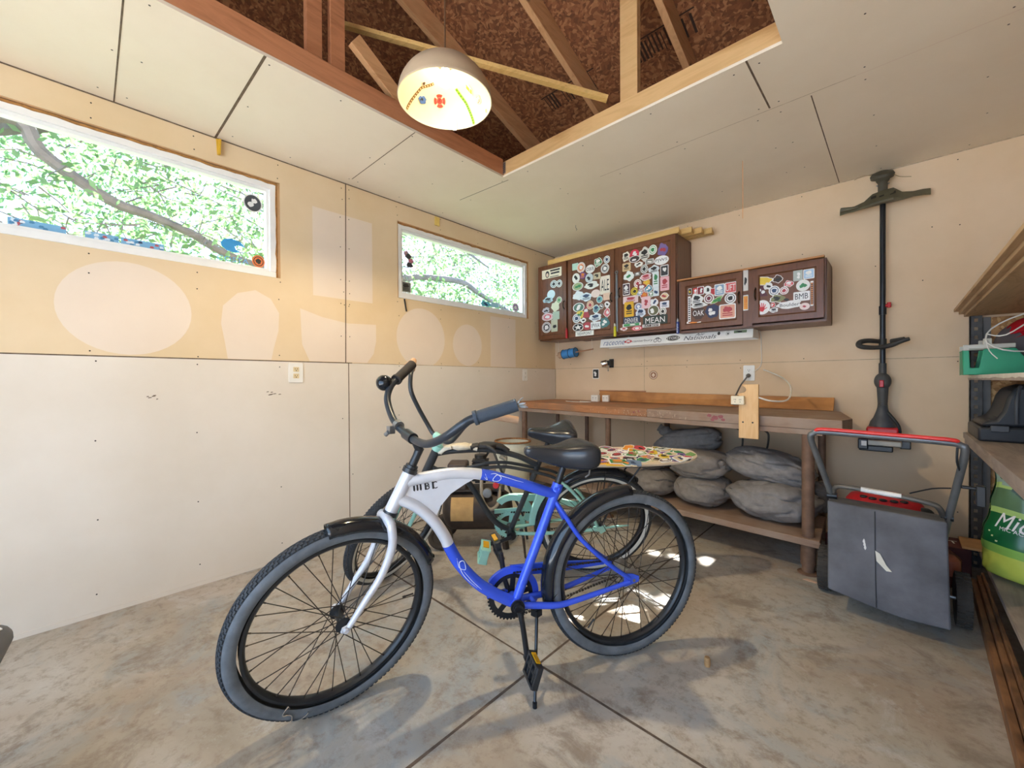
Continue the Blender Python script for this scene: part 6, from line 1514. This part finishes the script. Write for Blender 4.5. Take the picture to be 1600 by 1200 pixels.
for x, y, r, lab in ((2.462, -.93, .108, 'left rear wheel'), (2.948, -.93, .112, 'right rear wheel'), (2.49, -.40, .09, 'left front wheel'), (2.91, -.40, .09, 'right front wheel')):
    mb = MB(); w = .024; mb.lathe([(.02, -w * .8), (r * .72, -w), (r * .96, -w), (r, -w * .7), (r, w * .7), (r * .96, w), (r * .72, w), (.02, w * .8)], (x, y, r), (1, 0, 0), 40)
    for k in range(26):
        a = 2 * math.pi * k / 26
        for s in (-.5, .5): mb.box((x + s * w, y + math.cos(a + s * .12) * r, r + math.sin(a + s * .12) * r), (w * .9, .008, .008), Matrix.Rotation(a, 3, 'X'))
    mb.build('wheel', mw, [M('mower_wheel_rubber', '403A34', .85, var=.25, scale=25)], label=lab)
mb = MB(); mb.cyl((2.47, -.92, .108), (2.94, -.92, .108), .008, 8); mb.build('axle', mw, [STEEL])

# ------------------------------------------------------------------ string trimmer on the wall
st_ = thing('string_trimmer', 'black and red string trimmer hung upside down on the back wall', 'string trimmer', (2.667, -.07, .70))
X = 2.667
mb = MB(); mb.cyl((X, -.075, .93), (X, -.075, 2.30), .0145, 14); mb.cyl((X, -.075, 1.50), (X, -.075, 1.555), .019, 14); mb.build('shaft', st_, [BLACKMET])
mb = MB(); mb.cyl((X + .015, -.085, 1.555), (X + .04, -.09, 1.555), .010, 10); mb.cyl((X + .03, -.09, 1.540), (X + .03, -.09, 1.572), .010, 10); mb.build('coupling_knob', st_, [RED], label='small red coupling knob')
mb = MB(); mb.cyl((X, -.078, 2.215), (X, -.080, 2.36), .024, 14); mb.ell((X, -.078, 2.36), (.035, .035, .03), 16, 10); mb.build('gear_head', st_, [M('dusty_black_plastic', '4A4538', .6, var=.2)])
mb = MB(); mb.lathe([(.02, -.028), (.056, -.022), (.060, -.004), (.052, .010), (.030, .018), (0, .019)], (X - .002, -.085, 2.388), (0.05, -.55, .83), 28); mb.build('cutting_head', st_, [M('dusty_black_plastic', '4A4538')])
mb = MB(); mb.tube([(X - .05, -.09, 2.395), (X - .09, -.10, 2.405), (X - .14, -.08, 2.40)], .0016, 5, smooth=4); mb.tube([(X + .05, -.11, 2.365), (X + .08, -.12, 2.335), (X + .13, -.10, 2.325)], .0016, 5, smooth=4); mb.build('line', st_, [M('tan_line', '8A7448', .6)])
mb = MB()                                                             # winged guard
gz = lambda a: 2.208 + .02 * a + .12 * max(0, a - .10) + .16 * max(0, -a - .12)
prof = [(-.215, .015, .012), (-.18, .05, .018), (-.14, .07, .020), (-.09, .10, .034), (-.05, .13, .066), (0, .14, .074), (.05, .14, .074), (.09, .11, .038), (.14, .09, .022), (.18, .06, .020), (.215, .02, .014)]
vs = []
for a, dep, hh in prof:
    z = gz(a); y0 = -.055; vs += [V(X + a, y0, z), V(X + a, y0 - dep, z - .03), V(X + a, y0 - dep, z - .018), V(X + a, y0 - dep * .35, z + hh), V(X + a, y0, z + hh)]
n = len(prof); fs = [(i * 5 + k, i * 5 + (k + 1) % 5, (i + 1) * 5 + (k + 1) % 5, (i + 1) * 5 + k) for i in range(n - 1) for k in range(5)] + [(0, 1, 2, 3, 4), tuple(range((n - 1) * 5, n * 5))[::-1]]
mb.add(vs, fs); gd = mb.build('guard', st_, [M('olive_grey_guard', '5D5842', .6, var=.15)], angle=25)
for a, w in ((-.055, .026), (-.015, .022), (.035, .026)):
    mb = MB(); z = gz(a); mb.add([V(X + a + x, -.055 - .085 - .001 + dy, z + q) for x, q, dy in ((0, .012, -.028), (w, .016, -.028), (w, .045, .012), (0, .041, .012))], [(0, 1, 2, 3)])
    mb.build('slot', gd, [M('dark_slot', '1F1E1A', .8)], smooth=False)
mb = MB(); mb.tube([(X - .205, -.13, 2.205), (X - .17, -.135, 2.202), (X - .12, -.12, 2.202)], [.016, .012, .008], 6); mb.build('line_cutter', gd, [M('olive_grey_guard', '5D5842')])
mb = MB(); mb.tube([(X - .02, -.085, 1.330), (X - .07, -.13, 1.335), (X - .105, -.17, 1.325), (X - .110, -.18, 1.305), (X - .085, -.18, 1.292), (X - .02, -.14, 1.288), (X + .04, -.13, 1.300), (X + .085, -.13, 1.322), (X + .122, -.14, 1.332)], [.014, .015, .016, .016, .015, .013, .015, .014, .011], 10, smooth=4); mb.tube([(X + .04, -.09, 1.325), (X + .10, -.12, 1.332)], .016, 8); mb.cyl((X, -.075, 1.30), (X, -.075, 1.345), .020, 12); mb.build('loop_handle', st_, [M('dark_loop_handle', '34322F', .6)])
mb = MB(); mb.ell((X, -.08, 1.075), (.042, .042, .055), 20, 14); mb.tube([(X, -.078, 1.05), (X, -.078, .93), (X, -.078, .89)], [.030, .024, .028], 14); mb.cyl((X, -.075, 1.10), (X, -.075, 1.19), .020, 12); mb.build('throttle_grip', st_, [M('charcoal_grip', '4A4948', .6)])
mb = MB(); mb.box((X - .004, -.120, 1.060), (.022, .02, .045)); mb.build('trigger', st_, [RED], bevel=.004, label='red trigger')
mb = MB(); mb.lathe([(.016, .135), (.024, .128), (.030, .10), (.045, .055), (.060, .030), (.068, .0), (0, 0)], (X, -.10, .788), n=28); mb.build('clutch_housing', st_, [M('slate_plastic', '45484E', .5)])
mb = MB(); mb.box((X, -.115, .768), (.150, .15, .04)); mb.box((X - .005, -.115, .733), (.20, .14, .034)); mb.build('engine_cover', st_, [RED], bevel=.010, label='red engine cover')
mb = MB(); mb.box((X - .005, -.12, .690), (.19, .15, .035)); mb.build('muffler_plate', st_, [M('pale_grey_metal', 'A8A296', .5, .3)], bevel=.006)
mb = MB(); mb.box((X - .03, -.125, .655), (.16, .13, .035)); mb.box((X + .105, -.12, .685), (.05, .07, .05)); mb.box((X - .09, -.13, .68), (.05, .14, .065)); mb.build('engine_base', st_, [BLACK], bevel=.006)
mb = MB(); mb.box((X - .085, -.202, .685), (.026, .003, .03)); mb.build('label', st_, [WHITE])
mb = MB(); mb.tube([(X + .01, -.10, .90), (X + .04, -.13, .86), (X + .075, -.15, .80), (X + .082, -.16, .74)], .008, 8, smooth=4); mb.build('cable', st_, [BLACK])
mb = MB(); mb.cyl((X, -.001, 2.345), (X, -.05, 2.345), .004, 8); mb.tube([(X - .03, -.058, 2.335), (X, -.04, 2.318), (X + .03, -.058, 2.335)], .004, 8); tag(mb.build('wall_hook', mats=[STEEL], origin=(X, -.02, 2.34)), 'steel wall hook holding the string trimmer under the ceiling', 'hook')

# ------------------------------------------------------------------ shelving along the right wall
sh = thing('shelving_unit', 'dark angle-iron shelving unit with dusty boards along the right side', 'shelving', (3.3, -1.15, 0))
def angle_post(x, y, sx, sy, lab=None):
    mb = MB(); z0, z1 = 0.0, 1.45; t = .004
    def perforated(fn, w):
        nz = 29; dz = (z1 - z0) / nz
        for k in range(nz):
            a, b = z0 + k * dz, z0 + (k + 1) * dz; m_ = (a + b) / 2
            for u0, u1, q0, q1 in ((0, w * .34, a, b), (w * .66, w, a, b), (w * .34, w * .66, a, m_ - .010), (w * .34, w * .66, m_ + .010, b)): fn(u0, u1, q0, q1)
    perforated(lambda u0, u1, a, b: mb.span((x + sx * u0, y, a), (x + sx * u1, y + sy * t, b)), .048)
    perforated(lambda u0, u1, a, b: mb.span((x, y + sy * u0, a), (x + sx * t, y + sy * u1, b)), .048)
    return mb.build('post', sh, [DARKSTEEL], smooth=False)
for x, y, sx, sy in ((3.042, -.058, 1, 1), (3.62, -.058, -1, 1), (3.042, -2.25, 1, -1), (3.62, -2.25, -1, -1)): angle_post(x, y, sx, sy)
MB().span((3.094, -.030, 0.02), (3.125, -.008, 1.44)).build('upright', sh, [M('grey_upright', '6E6A66', .6, .3)], smooth=False)
MB().span((3.126, -.014, .15), (3.64, -.002, 1.44)).build('back_panel', sh, [OSB_PALE], smooth=False, label='particle board end panel')
for x0, z0, z1, lab in ((3.022, .715, .745, 'middle shelf lower board'), (3.016, .745, .777, 'middle shelf upper board'), (3.035, 1.082, 1.108, 'upper shelf board'), (3.06, .135, .160, 'bottom shelf board')):
    MB().span((x0, -2.30, z0), (3.645, -.062 if x0 > 3.03 else -.062, z1)).build('shelf', sh, [SHELFW], bevel=.002, smooth=False, label=lab)
mb = MB(); k = 40
vs = []
for i in range(k + 1):
    y = -.07 - 2.2 * i / k; a = rs.uniform(-.002, .004); vs += [V(3.0345, y, 1.1082), V(3.0345, y, 1.092 + a)]
mb.add(vs, [(2 * i, 2 * i + 1, 2 * i + 3, 2 * i + 2) for i in range(k)]); mb.build('painted_edge', sh, [M('chipped_white_paint', 'DDD8CC', .8)], smooth=False, label='chipped white edge of the upper shelf')
for z0, z1, x0 in ((1.451, 1.466, 3.020), (1.467, 1.483, 3.000), (1.484, 1.500, 2.980)):
    tag(MB().span((x0, -2.28, z0), (3.63, -.03, z1)).build('plywood_sheet', mats=[wood('plywood_%d' % int(z0 * 1000), 'C7A47A', '9E7B55', 2, (10, 1, 10))], bevel=.001, smooth=False, origin=(3.3, -1.1, z0)), {1.451: 'lowest plywood sheet on top of the shelving', 1.467: 'middle plywood sheet on top of the shelving', 1.484: 'uppermost plywood sheet on top of the shelving'}[z0], 'plywood', 'plywood sheets on the shelving')
# green bin
gb_ = thing('storage_bin', 'green plastic bin with pale top rim on the upper shelf', 'bin', (3.08, -.36, 1.109))
mb = MB(); z0 = 1.109
side = [(2.985, z0), (3.225, z0), (3.225, z0 + .02), (3.160, z0 + .13), (3.055, z0 + .13), (3.040, z0 + .035), (3.010, z0 + .035), (3.006, z0 + .125), (2.985, z0 + .125)]
for y in (-.45, -.282): mb.prism([(x, y, z) for x, z in side], (0, -.006, 0))
mb.span((2.985, -.45, z0), (3.225, -.288, z0 + .005)); mb.span((2.985, -.45, z0), (2.992, -.288, z0 + .125)); mb.span((3.219, -.45, z0), (3.225, -.288, z0 + .03))
mb.build('body', gb_, [GREEN], bevel=.003, smooth=False)
for y in (-.453, -.285):
    mb = MB(); mb.box((3.072, y, z0 + .143), (.175, .010, .022)); mb.box((3.068, y, z0 + .165), (.03, .012, .035)); mb.box((2.996, y, z0 + .130), (.022, .012, .012))
    mb.build('rim', gb_, [PALE], bevel=.003, smooth=False, label='pale translucent rim')
hl = thing('helmet', 'red and grey bicycle helmet on the upper shelf behind the green bin', 'helmet', (3.26, -.155, 1.109))
mb = MB(); HR = Matrix.Rotation(-.35, 3, 'Y'); mb.ell((3.255, -.155, 1.250), (.135, .115, .150), 32, 18, HR, 1, lambda q: V(q.x, q.y, max(q.z, -.105)) * (1 - .05 * (abs(math.sin(q.y * 70)) > .8))); mb.build('shell', hl, [M('grey_helmet_foam', '5C5458', .6, var=.15)])
mb = MB(); mb.ell((3.275, -.158, 1.270), (.130, .114, .150), 28, 14, HR, 1, lambda q: V(q.x, q.y, max(q.z, .060)))
for k in range(3): mb.tube([V(3.18 + .02 * k, -.238, 1.33 + .022 * k), V(3.26, -.262, 1.355 + .020 * k), V(3.35, -.232, 1.37)], .009, 6, smooth=4)
mb.build('red_cap', hl, [M('glossy_red', 'C81E2C', .2)], label='glossy red top')
mb = MB()
for k in range(4): mb.ell((3.190 + .042 * k, -.252, 1.205 + .006 * k), (.014, .03, .022), 10, 6)
mb.build('vent', hl, [M('dark_vent', '2A2426', .7)])
q = [V(3.055 + .17 * (1 - math.cos(t)) , -.52 + .05 * math.sin(t * 2), 1.285 + .095 * math.sin(t) + .06 * (1 - math.cos(t)) * .5) for t in [2 * math.pi * k / 24 for k in range(24)]]
mb = MB(); mb.tube(q, .0035, 6, closed=True); mb.tube([q[1], q[1] + V(.06, -.02, -.01), q[6] + V(.0, 0, -.03), q[8] + V(0, 0, -.05)], .003, 6, smooth=4); mb.tube([q[0], q[0] + V(.01, -.02, -.06), q[0] + V(.035, -.03, -.10)], .0022, 6, smooth=3)
tag(mb.build('white_wire_loop', mats=[WPLASTIC], origin=(3.2, -.52, 1.3)), 'stiff white wire loop standing on the upper shelf above the green bin', 'wire')
cs = thing('tool_case', 'black moulded plastic tool case lying on the middle shelf', 'case', (3.30, -.35, .778))
mb = MB(); z = .778; prof = [(3.030, z), (3.60, z), (3.60, z + .085), (3.030, z + .070)]; mb.prism([(x, -.53, q) for x, q in prof], (0, .42, 0)); mb.build('tray', cs, [CASE], bevel=.010)
mb = MB(); P2 = [(3.040, .071), (3.055, .098), (3.090, .108), (3.112, .150), (3.128, .220), (3.150, .262), (3.20, .28), (3.50, .28), (3.55, .20), (3.585, .086)]; mb.prism([(x, -.505, z + q) for x, q in P2], (0, .37, 0)); mb.build('lid', cs, [CASE], bevel=.018)
mb = MB()
for x in (3.155, 3.215): mb.tube([(x, -.515, z + .09), (x, -.518, z + .20), (x + .015, -.49, z + .275)], .008, 8, smooth=3)
mb.box((3.10, -.534, z + .065), (.06, .012, .03)); mb.build('latch', cs, [M('worn_black_edge', '4B4D52', .4)], bevel=.003)
# fertiliser bag
fb = thing('fertilizer_bag', 'green and yellow plastic lawn care bag standing on the bottom shelf', 'bag', (3.25, -.655, .161))
def fbp(u, v, d=0.0):
    """u round the bag front, v up"""
    t = (u - .5) * math.pi * 1.0; w = .215 * (1 - .18 * v ** 2 + .05 * math.sin(v * 7)); dp = .115 * (1 - .75 * v ** 2) + .012
    r = 1 + .05 * noise.noise(V(u * 5, v * 6, 1.5)) + .03 * noise.noise(V(u * 13, v * 9, 4))
    return V(3.250 + (w * r + d) * math.sin(t) * 1.0, -.655 - (dp * r + d) * math.cos(t) - .03 * v, .165 + .53 * v * (1 + .02 * math.sin(u * 9)) + .030 * abs(math.sin(t)) * (1 - v))
mb = MB(); n1, n2 = 40, 40
bands = [(0.0, .22, 'C5D05A'), (.22, .30, '8FBF58'), (.30, .58, '1F6A3A'), (.58, .63, 'B4D57C'), (.63, .80, '5E7F5A'), (.80, .84, 'B4D57C'), (.84, .92, '9CB8A8'), (.92, 1.01, '8FBE55')]
for c in bands: mb.mats.append(M('bag_' + c[2], c[2], .25, var=.08))
cmap = [M('bag_' + c[2], c[2]) for c in bands]
front = [fbp(i / n1, j / n2) for j in range(n2 + 1) for i in range(n1 + 1)]
back = [V(p.x, -.655 + (-.655 - p.y) * .8, p.z) for p in front]
m = n1 + 1; o = len(mb.v); mb.v += front + back
for j in range(n2):
    v = (j + .5) / n2
    for i in range(n1):
        u = (i + .5) / n1; vv = v + .03 * math.sin(u * 4 + .6)
        k = next(q for q, c in enumerate(bands) if vv < c[1] or q == len(bands) - 1)
        f = (o + j * m + i, o + j * m + i + 1, o + (j + 1) * m + i + 1, o + (j + 1) * m + i); mb.f.append(list(f)); mb.mi.append(k); mb.f.append([q + m * m for q in f[::-1]]); mb.mi.append(k)
for row in (0, n2):
    for i in range(n1): a = o + row * m + i; mb.f.append([a, a + 1, a + 1 + m * m, a + m * m]); mb.mi.append(0 if row == 0 else 7)
sack_ = mb.build('sack', fb, angle=80)
BFr = lambda cu, cv: (lambda a, b, h: fbp(cu + a / .50, cv + b / .53, .002 + h))
mb = MB().mat(WHITE); lettering(mb, BFr(.265, .495), 'Mic', .092, .072, .001, .25); lettering(mb, BFr(.28, .425), 'MIC ACID', .085, .018, .001)
mb.mat(M('bag_small_print', 'D9E3A0', .4))
for k in range(3): fr = BFr(.29, .375 - .035 * k); mb.add([fr(x, y, .001) for x, y in ((-.09 + .02 * k, -.003), (.1, -.012), (.1, -.006), (-.09 + .02 * k, .004))], [(0, 1, 2, 3)])
mb.mat(M('bag_dark_print', '2E5A34', .4)); lettering(mb, BFr(.27, .885), 'GUARD', .14, .036, .001)
mb.build('lettering', sack_, smooth=False, label='printed lettering on the front'); mb = MB()
mb.mat(WHITE); fr = BFr(.42, .12); mb.add([fr(x, y, .001) for x, y in ((-.025, -.03), (.025, -.03), (.025, .03), (-.025, .03))], [(0, 1, 2, 3)])
mb.mat(M('bag_foliage_print', '2F4F3A', .4))
for k in range(14): fr = BFr(rs.uniform(.2, .8), rs.uniform(.68, .77)); mb.add([fr(x, y, .0012 + .0001 * k) for x, y in shape2d('b', rs.uniform(.014, .03), rs.uniform(.01, .02))], [tuple(range(30))])
mb.build('print', sack_, smooth=False, label='printed picture and bar code')
# planks lying along the foot of the shelving, and a carton
for k, (xa, xb, x2a, x2b, z1, lab) in enumerate(((2.968, 2.988, 3.012, 3.032, .060, 'nearest old plank on the floor along the foot of the shelving'), (2.990, 3.010, 3.034, 3.048, .082, 'middle old plank on the floor along the foot of the shelving'), (3.012, 3.030, 3.049, 3.058, .100, 'rear old plank on the floor against the bottom shelf'))):
    tag(MB().hexa([(xa, -2.3, .001), (xb, -2.3, .001), (x2b, -.45, .001), (x2a, -.45, .001), (xa, -2.3, z1), (xb, -2.3, z1), (x2b, -.45, z1), (x2a, -.45, z1)]).build('old_plank', mats=[PLANK], bevel=.002, smooth=False, origin=(3.0, -1.3, 0)), lab, 'plank', 'planks at the foot of the shelving')
bx = thing('carton', 'dark maroon carton with white lettering between the mower and the shelving', 'carton', (2.95, -.17, 0))
mb = MB(); mb.box((2.945, -.17, .075), (.15, .20, .15), Matrix.Rotation(.15, 3, 'Z')); mb.build('box', bx, [M('maroon_carton', '5A2826', .6)], bevel=.003, smooth=False)
mb = MB().mat(WHITE); Rz = Matrix.Rotation(.15, 3, 'Z'); lettering(mb, lambda a, b, h: V(2.945, -.17, .1505 + h) + Rz @ V(a, b, 0), 'LIT', .09, .05, .0004); mb.build('lettering', bx, smooth=False)
tag(MB().box((3.045, -.20, .168), (.10, .20, .012)).build('wood_offcut', mats=[RAWWOOD], smooth=False, origin=(3.045, -.2, .162)), 'pale wood offcut at the back end of the bottom shelf by the post', 'offcut')

# ------------------------------------------------------------------ small things
tote = thing('wheeled_cart', 'dark grey plastic cart with a rounded handle bar at the left edge of the photo', 'cart', (1.25, -4.05, 0))
GP = M('dark_grey_plastic', '55575C', .5, var=.12)
MB().span((1.02, -4.3, .03), (1.5, -3.83, .27)).build('body', tote, [GP], bevel=.02)
mb = MB(); mb.tube([(1.05, -3.90, .26), (.90, -3.82, .275), (.72, -3.795, .285), (.655, -3.80, .285), (.64, -3.86, .285), (.66, -3.95, .285), (.90, -4.08, .275), (1.05, -4.1, .26)], [.034, .036, .040, .042, .042, .042, .036, .034], 14, smooth=4); mb.build('handle_bar', tote, [GP])
for x, y in ((1.08, -4.25), (1.08, -3.88), (1.44, -4.25), (1.44, -3.88)): MB().cyl((x, y - .015, .04), (x, y + .015, .04), .04, 18).build('wheel', tote, [BLACK])
tag(MB().box((.69, -3.800, .3275), (.05, .04, .004), Matrix.Rotation(.4, 3, 'Z')).build('paper_scrap', mats=[WHITE], origin=(.69, -3.8, .327)), 'small white scrap of paper on the grey handle bar at the left edge', 'paper')
tag(MB().lathe([(.010, 0), (.011, .006), (.011, .028), (.009, .034), (0, .034)], (2.21, -1.97, .0), n=16).build('cork', mats=[M('cork', 'B08A5E', .9, var=.2, scale=60)], origin=(2.21, -1.97, 0)), 'small cork standing alone on the concrete right of the blue bicycle', 'cork')
mb = MB(); YEL = M('yellow_plastic', 'D9A92E', .5)
mb.box((.014, -3.058, 2.385), (.007, .012, .085), Matrix.Rotation(.05, 3, 'X')); mb.box((.024, -3.052, 2.385), (.007, .012, .085), Matrix.Rotation(-.05, 3, 'X')); mb.box((.019, -3.055, 2.395), (.012, .006, .008))
tag(mb.build('clothespin', mats=[YEL], bevel=.001, smooth=False, origin=(.015, -3.055, 2.385)), 'yellow clothespin at the top of the left wall under the dark ceiling gap', 'clothespin')
mb = MB(); mb.span((.001, -1.602, 2.355), (.012, -1.556, 2.425)); tag(mb.build('yellow_tab', mats=[M('pale_yellow_tab', 'E3C36A', .6)], bevel=.003, smooth=False, origin=(.006, -1.58, 2.39)), 'pale yellow tab on the left wall above the small window', 'tab')
tag(MB().tube([(.006, -1.888, 1.718), (.008, -1.872, 1.625)], .006, 8).build('black_stick', mats=[BLACK], origin=(.007, -1.88, 1.67)), 'short black stick hanging below the left corner of the small window', 'stick')
tag(MB().tube([(2.04, -.78, 2.438), (2.041, -.78, 2.25), (2.04, -.78, 2.085)], .0015, 5).build('orange_thread', mats=[M('orange_thread', 'E39A5C', .8)], origin=(2.04, -.78, 2.43)), 'thin orange thread hanging from the ceiling in front of the back wall', 'thread')
tag(MB().prism([(2.36, -.905, .001), (2.42, -.915, .001), (2.425, -.895, .001), (2.38, -.88, .001)], (0, 0, .002)).build('paper_scrap', mats=[M('pink_paper', 'E2BFA6', .9)], smooth=False, origin=(2.39, -.9, .001)), 'pale scrap lying on the floor by the right front bench leg', 'paper')
tag(MB().tube([(.70, -.62, 2.438), (.70, -.62, 2.415), (.712, -.62, 2.40), (.702, -.62, 2.392)], .002, 6, smooth=3).build('ceiling_hook', mats=[STEEL], origin=(.7, -.62, 2.43)), 'tiny wire hook screwed into the ceiling before the small window', 'hook')
